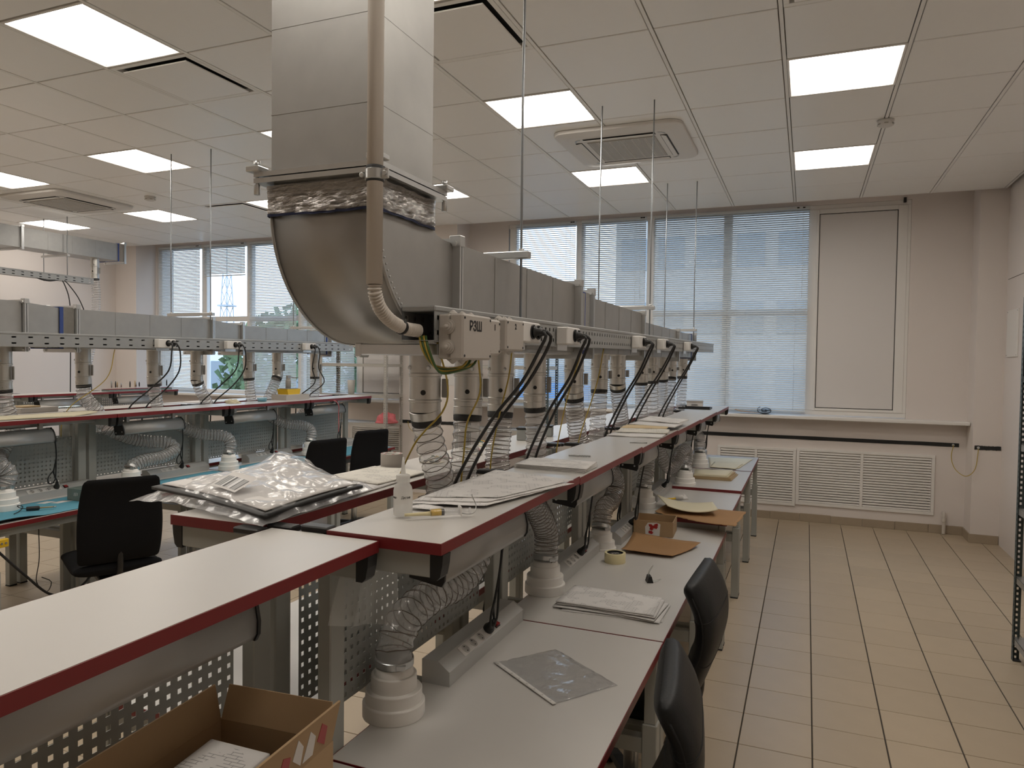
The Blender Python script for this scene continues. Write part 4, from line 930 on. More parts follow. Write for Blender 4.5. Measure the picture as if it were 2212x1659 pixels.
# ================================================================== HOSES
def hose(label, pts, grp, pitch_=.024, r=.0455, cone=None, cz=.75, detail=20, wire=True, amp=.05, rc=1.0):
    P = spline(pts, pitch_/8); base_ = cone if cone else tuple(P[-1]); t = thing('extraction_hose', label, 'hose', base_, 0, grp); off = Vector(base_)
    P = [p-off for p in P]; fr = frames(P); L = [0]
    for i in range(1, len(P)): L.append(L[-1]+(P[i]-P[i-1]).length)
    rnd = random.Random(len(label)); ph = rnd.uniform(0, 6); vs = []; n = detail
    for i, (p, (T, U, V)) in enumerate(zip(P, fr)):
        for k in range(n):
            a = 2*math.pi*k/n; u = math.cos(2*math.pi*L[i]/pitch_-a+ph)
            rr = r*(1+amp*u)+.0022*noise.noise(Vector((p.x*30+3*k, p.y*30, p.z*30)))
            vs.append(p+(U*math.cos(a)+V*math.sin(a))*rr)
    fs = [(i*n+k, i*n+(k+1) % n, (i+1)*n+(k+1) % n, (i+1)*n+k) for i in range(len(P)-1) for k in range(n)]
    MB().add(vs, fs, True).build('sleeve', 'hose_clear', t)
    if wire:
        w_ = []; turns = L[-1]/pitch_; m_ = int(turns*14)
        j = 0
        for q in range(m_+1):
            s = L[-1]*q/m_
            while j < len(L)-2 and L[j+1] < s: j += 1
            f = (s-L[j])/max(1e-9, L[j+1]-L[j]); p = P[j].lerp(P[j+1], f); T, U, V = fr[j]; a = 2*math.pi*s/pitch_+ph
            w_.append(p+(U*math.cos(a)+V*math.sin(a))*r*(1+amp*.97))
        MB().tube(w_, .0016, 4).build('wire_coil', 'coil_wire', t)
    # cuffs: clamp at the pipe end
    T0 = fr[0][0]; q = T0.to_track_quat('Z', 'Y').to_matrix()
    MB().lathe([(r+.003, -.014), (r+.0045, -.012), (r+.0045, .012), (r+.003, .014)], 24, P[0]+T0*.006, q).build('hose_clamp', 'pipe_galv', t)
    MB().lathe([(r+.002, .012), (r+.004, .016), (r+.003, .032), (r, .036)], 24, P[0]+T0*.006, q, cap=False).build('dark_cuff', 'black_rubber', t)
    if cone:
        c = MB().lathe([(.079, 0), (.0795, .002), (.0795, .034), (.078, .036), (.072, .037), (.072, .066), (.0705, .068), (.059, .069), (.058, .104), (.0565, .106), (.050, .106), (.048, .125)], 36, (0, 0, 0), Matrix.Diagonal((rc, rc, 1)).to_3x3()).build('suction_cone', 'cone_white', t)
        T1_ = fr[-1][0]; q = T1_.to_track_quat('Z', 'Y').to_matrix()
        h_ = MB().lathe([(r+.002, -.026), (r+.0045, -.024), (r+.0045, -.008), (r+.002, -.006)], 28, P[-1], q).build('hose_clamp', 'zinc', t)
        MB().cbox(-.012, .012, -.006, .006, -.006, .006, .001).build('clamp_screw', 'zinc', h_, P[-1]-T1_*.014+Vector((.04, -.034, 0)), (0, 0, .5))
    return t
def cone_pts(c, z): return [(c[0], c[1], z+.19), (c[0], c[1], z+.125)]
NR = ['', 'on the bench with the plastic sleeve', 'on the bench with the paper stack', 'beside the small carton', 'on the big kraft bench', 'by the cream boards', 'nearest the window wall']
c = (-.96, 1.575, .75); hose('clear spiral hose bending down to a white cone '+NR[1], [(R1, 2.243, 1.487), (R1, 2.231, 1.377), (R1+.002, 2.213, 1.27), (-1.055, 2.213, 1.2069999999999999), (-1.01, 2.213, 1.182), (-.965, 2.14, 1.13), (-.95, 2.05, 1.04), (-.945, 1.91, .995), (-.945, 1.75, 1.005), (-.95, 1.62, .985), (-.957, 1.575, .93), (c[0], c[1], .872)], 'hoses of the near row', .034, cone=c)
c = (-.936, 2.66, .75); hose('clear spiral hose ending in a white cone '+NR[2], [(R1, 2.53, 1.48), (R1, 2.518, 1.3699999999999999), (R1+.002, 2.5, 1.27), (-1.055, 2.5, 1.2029999999999998), (-1.01, 2.5, 1.178), (-.962, 2.53, 1.14), (-.945, 2.60, 1.07), (-.935, 2.66, .99), (-.935, 2.665, .92), (c[0], c[1], .872)], 'hoses of the near row', .0165, cone=c)
c = (-.955, 3.56, .68); hose('clear spiral hose making an S-bend above the white cone '+NR[3], [(R1, 3.46, 1.5), (R1, 3.492, 1.39), (R1+.002, 3.54, 1.27), (-1.055, 3.54, 1.2009999999999998), (-1.01, 3.54, 1.176), (-.962, 3.62, 1.13), (-.945, 3.76, 1.06), (-.94, 3.80, .98), (-.945, 3.72, .92), (-.952, 3.61, .90), (c[0], c[1], .80)], 'hoses of the near row', .018, cone=c)
c = (-.946, 4.56, .735); hose('clear spiral hose bending gently over the white cone '+NR[4], [(R1, 4.36, 1.522), (R1, 4.41, 1.412), (R1+.002, 4.485, 1.27), (-1.055, 4.485, 1.1949999999999998), (-1.01, 4.485, 1.17), (-.962, 4.55, 1.12), (-.945, 4.63, 1.05), (-.938, 4.62, .97), (-.943, 4.57, .91), (c[0], c[1], .857)], 'hoses of the near row', .02, cone=c)
c = (-.825, 5.46, .735); hose('clear spiral hose looping over before the white cone '+NR[5], [(R1, 5.05, 1.54), (R1, 5.061999999999999, 1.43), (R1+.002, 5.08, 1.27), (-1.055, 5.08, 1.1909999999999998), (-1.01, 5.08, 1.166), (-.965, 5.06, 1.12), (-.935, 5.09, 1.0), (-.90, 5.17, .91), (-.875, 5.28, .91), (-.85, 5.40, .99), (-.83, 5.49, 1.01), (-.82, 5.52, .96), (-.823, 5.48, .90), (c[0], c[1], .857)], 'hoses of the near row', .021, r=.043, cone=c)
c = (-.85, 6.43, .755); hose('clear spiral hose arching over the white cone '+NR[6], [(R1, 5.85, 1.547), (R1, 5.869999999999999, 1.4369999999999998), (R1+.002, 5.8999999999999995, 1.27), (-1.055, 5.8999999999999995, 1.1889999999999998), (-1.01, 5.8999999999999995, 1.164), (-.965, 5.97, 1.11), (-.92, 6.12, 1.05), (-.88, 6.28, 1.05), (-.855, 6.42, 1.02), (-.85, 6.45, .95), (c[0], c[1], .877)], 'hoses of the near row', .022, r=.043, cone=c)
LF = [(1.94, 1.498, 2.09), (2.90, 1.48, 2.95), (3.94, 1.521, 3.9), (5.45, 1.542, 5.49), (6.25, 1.552, 6.14), (6.85, 1.552, 6.8)]
for q, (y, zb, y2) in enumerate(LF):
    c = (-1.225, y2+.02, .75); d = y2-y
    hose('clear hose dropping through the shelf gap to the far side, '+ORD[q+1]+' from the conduit', [(R1, y, zb), (R1+.002, y+d*.2, zb-.10), (R1-.002, y+d*.7, 1.27), (-1.105, y+d*.9, 1.193), (-1.15, y2, 1.168), (-1.20, y2+.01, 1.12), (-1.22, y2+.02, 1.03), (c[0], c[1], .95), (c[0], c[1], .872)], 'hoses to the far-side benches', .034 if q < 2 else .03, cone=c, amp=.06, r=.0435)
C2 = [((-4.30, 2.74), 2.94, 1.457, 'beside the soldering pen'), ((-4.31, 3.60), 3.474, 1.476, 'curling behind the near swivel chair'), ((-4.29, 4.49), 4.052, 1.467, 'rising from the cone beyond the bagged panel'), ((-4.29, 5.52), 5.065, 1.495, 'behind the middle swivel chair')]
for (cx, cy), y, zb, lb in C2:
    c = (cx, cy, .7535); y_ = {3.474: y+.10}.get(y, y+.03)
    if y == 3.474: mid = [(-4.49, 3.62, 1.12), (-4.45, 3.78, 1.05), (-4.36, 3.95, 1.02), (-4.315, 3.97, .97), (-4.30, 3.86, .93), (-4.305, 3.70, .92), (cx, cy+.02, .90)]
    else: d = cy-y; mid = [(-4.49, y+d*.3, 1.125), (-4.45, y+d*.65, 1.05), (-4.34, y+d*1.0, 1.02), (-4.297, cy+.03, .96)]
    hose('clear hose of the second row '+lb, [(R2, y, zb), (R2+.003, y+.01, zb-.11), (R2+.004, y_, 1.27), (-4.585, y_, 1.205), (-4.54, y_, 1.18)]+mid+[(cx, cy, .8755)], 'hoses of the second row', .024, r=.0435, cone=c, detail=14, amp=.08)
for q, (y, zb) in enumerate(((2.42, 1.452), (4.471, 1.470), (5.442, 1.492), (5.997, 1.492))):
    v = {2.42: -.14, 4.471: .115, 5.442: -.125, 5.997: 0}[y]; c = (-4.86, y+v, .75)
    hose('clear hose going to the far side of the second row, '+ORD[4-q]+' from the tray end', [(R2, y, zb), (R2, y+v*.4, zb-.1), (R2-.004, y+v, 1.27), (-4.635, y+v, 1.20), (-4.68, y+v, 1.175), (-4.735, y+v, 1.125), (-4.81, y+v, 1.03), (-4.855, y+v, .96), (c[0], c[1], .872)], 'far-side hoses of the second row', .025, r=.0435, cone=c, detail=14, amp=.08)
hose('long clear hose hanging from the high duct by the left wall', [(R3+.06, 6.42, 2.642), (R3+.07, 6.43, 2.4), (R3+.05, 6.42, 2.0), (R3+.02, 6.36, 1.6), (R3-.01, 6.30, 1.27), (R3-.02, 6.28, 1.14)], 'hoses by the left wall', .03, detail=14, amp=.09)
# ================================================================== CHAIRS
def pad(path, hw, ht, nv=22, nr=28, ex=.55):
    # closed cushion swept along a path in the local x-z plane, width along y
    P = [Vector((p[0], 0, p[1])) for p in path]; S = spline(P, .012); n = len(S); mb = MB(); vs = []; L = n-1
    rows = []
    for j in range(n):
        v = j/L; T = (S[min(j+1, L)]-S[max(j-1, 0)]).normalized(); Nn = Vector((T.z, 0, -T.x))
        e = min(1, min(v, 1-v)/.07); e = math.sqrt(max(0, 1-(1-e)**2)); W_ = hw(v)*(.9+.1*e); H_ = ht(v)*max(.05, e); row = []
        for k in range(nr):
            a = 2*math.pi*k/nr; c, s = math.cos(a), math.sin(a)
            y = W_*math.copysign(abs(c)**ex, c); q = H_*math.copysign(abs(s)**.75, s); row.append(S[j]+Vector((0, y, 0))+Nn*q)
        rows.append(row)
    vs = [p for r in rows for p in r]
    fs = [(j*nr+k, j*nr+(k+1) % nr, (j+1)*nr+(k+1) % nr, (j+1)*nr+k) for j in range(n-1) for k in range(nr)]
    fs += [list(range(nr))[::-1], [(n-1)*nr+k for k in range(nr)]]
    mb.add(vs, fs, True); mb.rows = rows; return mb, S
def chair_base(t, m_='black_plastic', zs=.40, col='zinc'):
    MB().lathe([(.028, .10), (.028, .26), (.018, .262), (.018, zs)], 16).build('gas_column', col, t)
    hub = MB().lathe([(.04, .075), (.045, .085), (.045, .115), (.03, .125)], 16).build('hub', m_, t)
    for k in range(5):
        M = Matrix.Rotation(2*math.pi*k/5+.9, 4, 'Z')
        lg = MB().prism([(.03, .112), (.16, .105), (.30, .082), (.305, .064), (.16, .075), (.03, .08)], 'y', -.019, .019).xf(M).build('base_leg', m_, t)
        cs = MB().lathe([(.026, -.022), (.028, -.02), (.028, -.005), (.012, -.004), (.012, .004), (.028, .005), (.028, .02), (.026, .022)], 14, (.29, 0, .0285), Matrix.Rotation(math.radians(90), 3, 'X')).xf(M).build('caster', m_, lg)
    MB().cbox(-.11, .11, -.09, .09, zs-.03, zs, .006).build('mechanism', m_, t)
def leather_chair(x, y, rz, lab):
    t = thing('office_chair', lab, 'chair', (x, y, 0), rz, 'black leather chairs tucked under the near benches'); chair_base(t)
    mb, S = pad([(.16, .47), (.215, .53), (.255, .62), (.285, .72), (.28, .81), (.245, .885), (.225, .915)], lambda v: .215-.03*max(0, v-.75)-.02*max(0, .2-v), lambda v: .044-.008*v)
    bk = mb.build('backrest', 'leather', t)
    # piping along the rim and two cross seams, laid on the cushion surface
    rows = mb.rows; n = len(rows); half = len(rows[0])//2; j0 = int(n*.05)
    pts = [rows[j][0] for j in range(j0, n-5, 3)]+[rows[n-4][0].lerp(rows[n-4][half], q)+Vector((0, 0, .006)) for q in (.14, .3, .5, .7, .86)]+[rows[j][half] for j in range(n-5, j0, -3)]
    MB().tube(pts, .0035, 6).build('piping', 'seam', bk)
    for f in (.45, .72):
        r_ = rows[int(n*f)]; MB().tube([p*1.0 for p in r_]+[r_[0]], .0018, 5, cap=False).build('stitch_seam', 'seam', bk)
    mb, _ = pad([(.22, .455), (.1, .445), (-.1, .45), (-.22, .455), (-.26, .44)], lambda v: .225, lambda v: .04); mb.build('seat', 'leather', t)
    MB().tube(spline([(.05, 0, .39), (.19, 0, .40), (.24, 0, .47), (.245, 0, .60)], .02), .018, 8).build('back_bracket', 'black_plastic', t)
leather_chair(-.53, 1.72, math.radians(8), 'black leather office chair pushed under the bench with the plastic sleeve')
leather_chair(-.575, 2.63, math.radians(-2), 'black leather office chair pushed under the bench with the paper stack')
def fabric_chair(x, y, rz, lab, hb=1.0):
    t = thing('swivel_chair', lab, 'chair', (x, y, 0), rz, 'black fabric swivel chairs at the second row'); chair_base(t)
    mb, S = pad([(.17, .50), (.205, .58), (.225, .70), (.235, .82), (.255, .93), (.275, hb)], lambda v: .205+.02*math.sin(v*3.0)-.02*v, lambda v: .026-.01*v, ex=.42)
    mb.build('backrest', 'black_fabric', t)
    mb, _ = pad([(.20, .47), (.08, .455), (-.12, .46), (-.24, .465), (-.28, .445)], lambda v: .225, lambda v: .035); mb.build('seat', 'black_fabric', t)
    MB().tube(spline([(.03, 0, .39), (.16, 0, .40), (.20, 0, .46), (.212, 0, .62)], .02), .017, 8).build('back_bracket', 'black_plastic', t)
fabric_chair(-3.72, 2.98, math.radians(-28), 'black fabric swivel chair near the soldering pen, before the bagged panel', .985)
fabric_chair(-3.86, 4.93, math.radians(-14), 'black fabric swivel chair in the middle of the second row')
fabric_chair(-3.98, 5.78, math.radians(-18), 'black fabric swivel chair closest to the grey steel rack')

# ================================================================== STEEL RACKS
def rack(lab, x0, x1, y0, y1, h, zs, mu, ms, holes=True):
    t = thing('steel_rack', lab, 'rack', (x0, y0, 0), 0, 'steel racks'); W_, D = x1-x0, y1-y0; n = int(h/.03)
    for (x, sx) in ((0, 1), (W_, -1)):
        for (y, sy) in ((0, 1), (D, -1)):
            a = holed(1, n, .036, h/n, .010, .014, .0018); u = a.xf(Matrix.Translation((x, y+sy*.018, 0))).build('upright', mu, t)
            holed(1, n, .036, h/n, .010, .014, .0018).xf(Matrix.Translation((x+sx*.018, y, 0)) @ Matrix.Rotation(math.pi/2, 4, 'Z')).build('upright_flange', mu, u)
            MB().cbox(x-.002*sx if sx > 0 else x-.038, x+.038 if sx > 0 else x+.002, min(y, y+sy*.038)-.001, max(y, y+sy*.038)+.001, 0, .006, .001).build('foot', 'black_rubber', u)
    for z in zs:
        s = MB().box(.002, W_-.002, .002, D-.002, z-.001, z).box(.002, W_-.002, .002, .004, z-.035, z).box(.002, W_-.002, D-.004, D-.002, z-.035, z).box(.002, .004, .004, D-.004, z-.035, z).box(W_-.004, W_-.002, .004, D-.004, z-.035, z).build('shelf', ms, t)
        for x in (.02, W_-.02):
            MB().lathe([(.006, 0), (.006, .004)], 8, (x, 0, z-.018), Matrix.Rotation(math.radians(90), 3, 'X')).build('bolt', 'zinc', s)
            MB().lathe([(.006, 0), (.006, .004)], 8, (0 if x < .1 else W_, .02, z-.018), Matrix.Rotation(math.radians(-90 if x < .1 else 90), 3, 'Y')).build('bolt', 'zinc', s)
rack('dark steel rack with perforated uprights against the right wall', 1.115, 1.60, 3.75, 4.83, 2.05, (.13, .478, .866, 1.227, 1.609, 2.0), 'rack_dark', 'galv_dark')
rack('grey steel rack before the blank window panel, with the pink cloth', -5.63, -4.66, 7.42, 7.80, 1.86, (.30, .88, 1.225, 1.60, 1.84), 'rack_grey', 'rack_grey')
rack('steel rack behind the hoses, in front of the brightest blind', -3.75, -2.62, 7.45, 7.80, 1.86, (.30, .88, 1.23, 1.60, 1.84), 'rack_dark', 'rack_grey')
tag(MB().cbox(1.17, 1.56, 3.9, 4.70, .131, .155, .003).build('board', 'wood'), 'pale wooden board lying on the lowest shelf of the right rack', 'board')
tag(MB().cbox(1.15, 1.45, 4.3, 4.75, .479, .56, .004).build('storage_box', 'card_out'), 'flat cardboard box on the second shelf of the right rack', 'box')
def crumple(name, m_, lab, cat, c, r, seed, grp=None):
    rnd = random.Random(seed); mb = MB(); nu, nv = 26, 14; vs = []
    for j in range(nv+1):
        th = math.pi/2*j/nv
        for i in range(nu):
            a = 2*math.pi*i/nu; d = Vector((math.cos(a)*math.cos(th), math.sin(a)*math.cos(th), math.sin(th)))
            f = 1+.35*noise.noise(d*2.3+Vector((seed, 0, 0)))+.15*noise.noise(d*7+Vector((0, seed, 0)))
            vs.append((d.x*r[0]*f, d.y*r[1]*f, d.z*r[2]*f))
    fs = [(j*nu+i, j*nu+(i+1) % nu, (j+1)*nu+(i+1) % nu, (j+1)*nu+i) for j in range(nv) for i in range(nu)]+[list(range(nu))[::-1]]
    o = mb.add(vs, fs, True).build(name, m_, None, c); return tag(o, lab, cat, grp)
crumple('cloth', 'pink', 'crumpled pink cloth on the grey steel rack', 'cloth', (-4.74, 7.55, .881), (.13, .10, .12), 3)
crumple('cloth', 'pink', 'pink cloth on the rack behind the hoses', 'cloth', (-3.2, 7.6, 1.231), (.1, .08, .06), 5)
tag(MB().lathe([(.038, 0), (.05, .17), (.048, .17), (.036, .006)], 20, (-5.25, 7.55, 1.226)).build('paper_cup', 'white_plastic'), 'stack of white cups on the grey steel rack', 'cup')

# ================================================================== SHEETS AND THINGS ON THE BENCHES
def sheet(name, lab, cat, cs, z, m_, th=.0006, curl=None, grp=None, nu=14, nv=10, jag=0, parent=None):
    cs = [Vector((c[0], c[1])) for c in cs]; c0 = sum(cs, Vector((0, 0)))/4; e = cs[1]-cs[0]; a = math.atan2(e.y, e.x); Rm = Matrix.Rotation(-a, 2)
    L = [Rm @ (c-c0) for c in cs]; mb = MB(); rnd = random.Random(len(lab or name))
    def f(u, v, dz):
        p = L[0].lerp(L[1], u).lerp(L[3].lerp(L[2], u), v); zz = (curl(u, v) if curl else 0)+dz
        if jag and (v < .01 or u > .99): p = p+Vector((rnd.uniform(-jag, jag), rnd.uniform(-jag, jag)))
        return (p.x, p.y, zz)
    top = [f(i/nu, j/nv, th) for j in range(nv+1) for i in range(nu+1)]; bot = [(p[0], p[1], p[2]-th) for p in top]; n = len(top); w_ = nu+1
    fs = [(j*w_+i, j*w_+i+1, (j+1)*w_+i+1, (j+1)*w_+i) for j in range(nv) for i in range(nu)]
    fb = [[q+n for q in g[::-1]] for g in fs]
    bd = [i for i in range(w_)]+[j*w_+nu for j in range(1, nv+1)]+[nv*w_+i for i in range(nu-1, -1, -1)]+[j*w_ for j in range(nv-1, 0, -1)]
    sd = [(bd[k], n+bd[k], n+bd[(k+1) % len(bd)], bd[(k+1) % len(bd)]) for k in range(len(bd))]
    mb.add(top+bot, fs+fb+sd, False)
    for k in range(len(fs)*2): mb.sm[k] = True
    o = mb.build(name, m_, parent, (c0.x, c0.y, z) if parent is None else (c0.x-parent.location.x, c0.y-parent.location.y, z-parent.location.z), (0, 0, a))
    if lab: tag(o, lab, cat, grp)
    return o
def turned(cs, da, sh=(0, 0)):
    c0 = sum((Vector(c) for c in cs), Vector((0, 0)))/4
    return [tuple(Matrix.Rotation(da, 2) @ (Vector(c)-c0)+c0+Vector(sh)) for c in cs]
# clear plastic sleeve with punched strip
cs = [(-.844, 1.955), (-.598, 1.777), (-.469, 1.959), (-.711, 2.128)]
t = thing('plastic_sleeve', 'clear plastic document sleeve lying on the bare white worktop', 'sleeve', (-.655, 1.955, .7505))
sheet('film', None, None, cs, .7508, 'sleeve_film', .0008, lambda u, v: .003*abs(noise.noise(Vector((u*6, v*5, 2))))+.0022*max(0, noise.noise(Vector((u*3+v*4, v*2, 5)))), nu=30, nv=24, parent=t)
st = sheet('punched_strip', None, None, [(-.848, 1.955), (-.598, 1.774), (-.590, 1.784), (-.838, 1.966)], .7535, 'white_plastic', .0006, parent=t, nu=6, nv=2)
for k in range(8):
    f = .06+k*.125; MB().lathe([(.003, 0), (.003, .0005)], 10, (-.845+.252*f-(-.655), 1.960-.18*f-1.955, .0044)).build('punch_hole', 'laminate', t)
# stack of drawings on the second bench
base_cs = [(-.838, 2.50), (-.475, 2.495), (-.484, 2.701), (-.83, 2.715)]
for k in range(7):
    z = .7506+.0035*k; da = [.10, -.06, .04, -.12, .07, -.03, .0][k]; s = [(.02, -.012), (.03, -.005), (-.01, -.01), (.02, .0), (.0, .008), (.01, -.003), (0, 0)][k]
    sheet('drawing_sheet', 'printed technical drawing, '+('top sheet' if k == 6 else ORD[7-k]+' sheet from the top')+' of the pile beside the binder clip', 'paper', turned(base_cs, da, s), z, 'paper_print' if k == 6 else 'paper_plain', .0012, lambda u, v: .0012*abs(noise.noise(Vector((u*4, v*3, k)))), 'drawings in the pile beside the binder clip')
t = thing('tape_roll', 'cream masking tape roll with black core on the second worktop', 'tape', (-.786, 3.185, .75))
MB().lathe([(.037, 0), (.047, 0), (.0475, .001), (.0475, .043), (.047, .044), (.037, .044), (.037, 0)], 32, cap=False).build('tape', 'tape_yellow', t)
MB().lathe([(.034, .001), (.037, .001), (.037, .043), (.034, .043), (.034, .001)], 32, cap=False).build('core', 'black_plastic', t)
MB().lathe([(.0335, .0385), (.0005, .0395)], 32, cap=False).build('core_label', 'black_plastic', t)
for k in range(5): MB().box(-.016+k*.007, -.012+k*.007, -.006+.003*(k % 2), .006, .0395, .0402).build('core_lettering', 'white_plastic', t, (0, 0, 0), (0, 0, .6))
t = thing('binder_clip', 'black binder clip with wire handles beside the paper pile', 'clip', (-.583, 2.955, .75), .4)
MB().prism([(-.013, 0), (.013, 0), (.006, .026), (-.006, .026)], 'y', -.021, .021).build('clip_body', 'black_plastic', t)
MB().tube(spline([(-.005, -.008, .026), (.0, -.006, .045), (.012, -.005, .064), (.018, 0, .070), (.012, .005, .064), (0, .006, .045), (-.005, .008, .026)], .004), .0011, 6).build('wire_handle', 'zinc', t)
MB().tube(spline([(.012, -.008, .004), (.03, -.006, .005), (.044, -.004, .010), (.048, 0, .012), (.044, .004, .010), (.03, .006, .005), (.012, .008, .004)], .004), .0011, 6).build('wire_handle', 'zinc', t)
sheet('kraft_sheet', 'loose brown kraft paper sheet curling on the lower worktop', 'paper', [(-.86, 3.60), (-.60, 3.60), (-.50, 3.90), (-.885, 4.0)], .684, 'kraft', .0008, lambda u, v: .018*(2*v-1)**2*(1-u*.4)+.025*max(0, u-.6)*v+.002*noise.noise(Vector((u*5, v*5, 1))), jag=.004)
# small carton with red tape
t = thing('carton', 'small open brown carton with torn red and white tape', 'box', (-.785, 4.13, .681), .06)
w_, d_, h_ = .11, .10, .085; th = .004
mb = [MB().box(-w_, w_, -d_, d_, 0, th), MB().box(-w_, w_, -d_, -d_+th, th, h_), MB().box(-w_, w_, d_-th, d_, th, h_), MB().box(-w_, -w_+th, -d_+th, d_-th, th, h_), MB().box(w_-th, w_, -d_+th, d_-th, th, h_)]
for q, b_ in enumerate(mb): b_.build('bottom' if q == 0 else 'side_panel', 'card_out', t)
tp = MB().prism([(-.042, .006), (.036, .004), (.04, .07), (.02, .078), (-.03, .074), (-.045, .05)], 'y', -d_-.0012, -d_-.0002).build('tape_patch', 'white_plastic', t)
for q in range(6):
    rnd = random.Random(q); cx_, cz_ = rnd.uniform(-.02, .02), rnd.uniform(.015, .065); MB().prism([(cx_+.016*math.cos(a)*rnd.uniform(.5, 1.2), cz_+.013*math.sin(a)*rnd.uniform(.5, 1.2)) for a in (0, 1.2, 2.4, 3.6, 5)], 'y', -d_-.0022-.0002*q, -d_-.0012).build('red_print', 'red', tp)
# big kraft sheet overhanging and bent foam sheet
sheet('kraft_sheet', 'large brown kraft paper sheet hanging over the worktop edge', 'paper', [(-.84, 4.38), (-.345, 4.12), (-.32, 4.62), (-.80, 4.80)], .737, 'kraft', .001, lambda u, v: .012*(2*u-1)**2+.016*v*(1-v)*0+.012*(1-v)*u+.003*noise.noise(Vector((u*4, v*4, 9))), jag=.008, nu=24, nv=14)
sheet('foam_sheet', 'bowed cream foam sheet lying on the large kraft paper', 'sheet', [(-.76, 4.36), (-.47, 4.42), (-.53, 4.66), (-.89, 4.70)], .757, 'cream', .004, lambda u, v: .10*(u-.55)**2+.006, nu=20, nv=6)
t = thing('brush', 'small brush and white scraps on the bench behind the foam sheet', 'brush', (-.81, 4.86, .7355), .5)
MB().tube([(-.07, 0, .012), (.0, .0, .012), (.02, .004, .013)], [.005, .006, .008], 8).build('handle', 'yellow', t)
MB().lathe([(.009, 0), (.016, .03), (.013, .05), (.004, .054)], 12, (.018, .004, .016), Matrix.Rotation(math.radians(80), 3, 'Y')).build('bristles', 'white_plastic', t)
crumple('paper_scrap', 'paper_plain', 'white crumpled scrap beside the small brush', 'scrap', (-.76, 4.94, .7352), (.04, .03, .03), 8)
t = None
for k in range(6):
    dx = .012*k; sheet('cream_board', 'cream board in the stack on the fifth bench, '+('on top' if k == 5 else ORD[6-k]+' from the top'), 'board', turned([(-.80+dx*0, 5.73), (-.515-dx*.6, 5.745), (-.50-dx*.6, 6.10), (-.83, 6.02)], .02*(k % 3-1)), .7552+.0062*k, 'cream' if k > 3 else 'wood', .006, None, 'stacked cream boards', 4, 4)
sheet('pale_sheet', 'pale translucent sheet on the last bench, the lower of two', 'sheet', [(-.76, 6.42), (-.52, 6.45), (-.45, 7.15), (-.86, 7.12)], .7585, 'cream', .002, lambda u, v: .002*noise.noise(Vector((u*4, v*4, 3))), 'pale sheets on the last bench')
sheet('pale_sheet', 'pale translucent sheet on the last bench, the smaller one on top', 'sheet', [(-.755, 6.38), (-.54, 6.36), (-.51, 6.72), (-.76, 6.75)], .7635, 'cream', .002, lambda u, v: .002*noise.noise(Vector((u*4, v*4, 6))), 'pale sheets on the last bench')
# ---- on the near shelves
t = thing('bottle', 'milky squeeze bottle with pointed nozzle on the near shelf', 'bottle', (-.905, 1.52, 1.2762))
MB().lathe([(.0215, 0), (.0235, .002), (.0235, .060), (.021, .070), (.015, .079), (.0145, .082)], 28).build('body', 'bottle_pe', t)
MB().lathe([(.0165, .081), (.0172, .083), (.0168, .098), (.012, .1), (.006, .101), (.0045, .118), (.002, .142)], 20).build('nozzle_cap', 'bottle_pe', t)
for q, ch in enumerate('Дистил'):
    a = math.radians(-62+q*9); text_mesh(ch, .0085, 'lettering', 'ink', t, (.0238*math.cos(a), .0238*math.sin(a), .046), (math.pi/2, 0, a+math.pi/2))
for q, ch in enumerate('вода'):
    a = math.radians(-128+q*8); text_mesh(ch, .0065, 'lettering', 'ink', t, (.0238*math.cos(a), .0238*math.sin(a), .046), (math.pi/2, 0, a+math.pi/2))
d = Vector((.135, .118, 0)); ang = math.atan2(d.y, d.x)
t = thing('syringe', 'syringe with yellow liquid and a wire, lying by the squeeze bottle', 'syringe', (-.825, 1.538, 1.2862), ang)
Rx = Matrix.Rotation(math.radians(90), 3, 'Y')
MB().lathe([(.0085, -.012), (.009, -.010), (.009, .062), (.0085, .064)], 18, (0, 0, 0), Rx).build('barrel', 'syringe_clear', t)
MB().lathe([(.008, -.011), (.0082, .014)], 16, (0, 0, 0), Rx).build('yellow_liquid', 'yellow', t); MB().lathe([(.0083, .014), (.0083, .021)], 16, (0, 0, 0), Rx).build('plunger_seal', 'black_rubber', t)
MB().lathe([(.004, .021), (.004, .085), (.009, .085), (.009, .088)], 12, (0, 0, 0), Rx).build('plunger_rod', 'syringe_clear', t)
MB().cbox(.060, .0625, -.016, .016, -.0095, .014, .001).build('finger_flange', 'white_plastic', t)
MB().lathe([(.0035, -.075), (.0045, -.03), (.006, -.012)], 12, (0, 0, -.002), Rx).build('needle_cap', 'tape_yellow', t)
MB().tube(spline([(.066, .0, -.006), (.085, -.004, -.008), (.10, 0, -.004), (.105, .012, .012), (.098, .02, .03), (.098, .022, .036)], .006), .0013, 6).build('wire', 'galv_dark', t)
for q, (cs, lb) in enumerate((([(-.97, 1.64), (-.765, 1.70), (-.69, 2.02), (-.985, 1.98)], 'lowest'), ([(-.965, 1.67), (-.775, 1.74), (-.655, 2.12), (-.985, 2.10)], 'middle'), ([(-.955, 1.72), (-.77, 1.80), (-.672, 2.17), (-.98, 2.26)], 'top'))):
    sheet('drawing_sheet', 'creased technical drawing spread on the near shelf by the bottle, '+lb+' of three', 'paper', cs, 1.277+.0022*q, 'paper_print', .0006, lambda u, v: .003*abs(noise.noise(Vector((u*3, v*5, q*3.1))))+.005*max(0, u-.85), 'drawings spread on the near shelf', 16, 22)
sheet('paper_scrap', 'small printed paper scrap with a black corner beside the syringe', 'paper', [(-.945, 1.60), (-.87, 1.60), (-.86, 1.645), (-.93, 1.66)], 1.2766, 'paper_print', .0005, nu=4, nv=4)
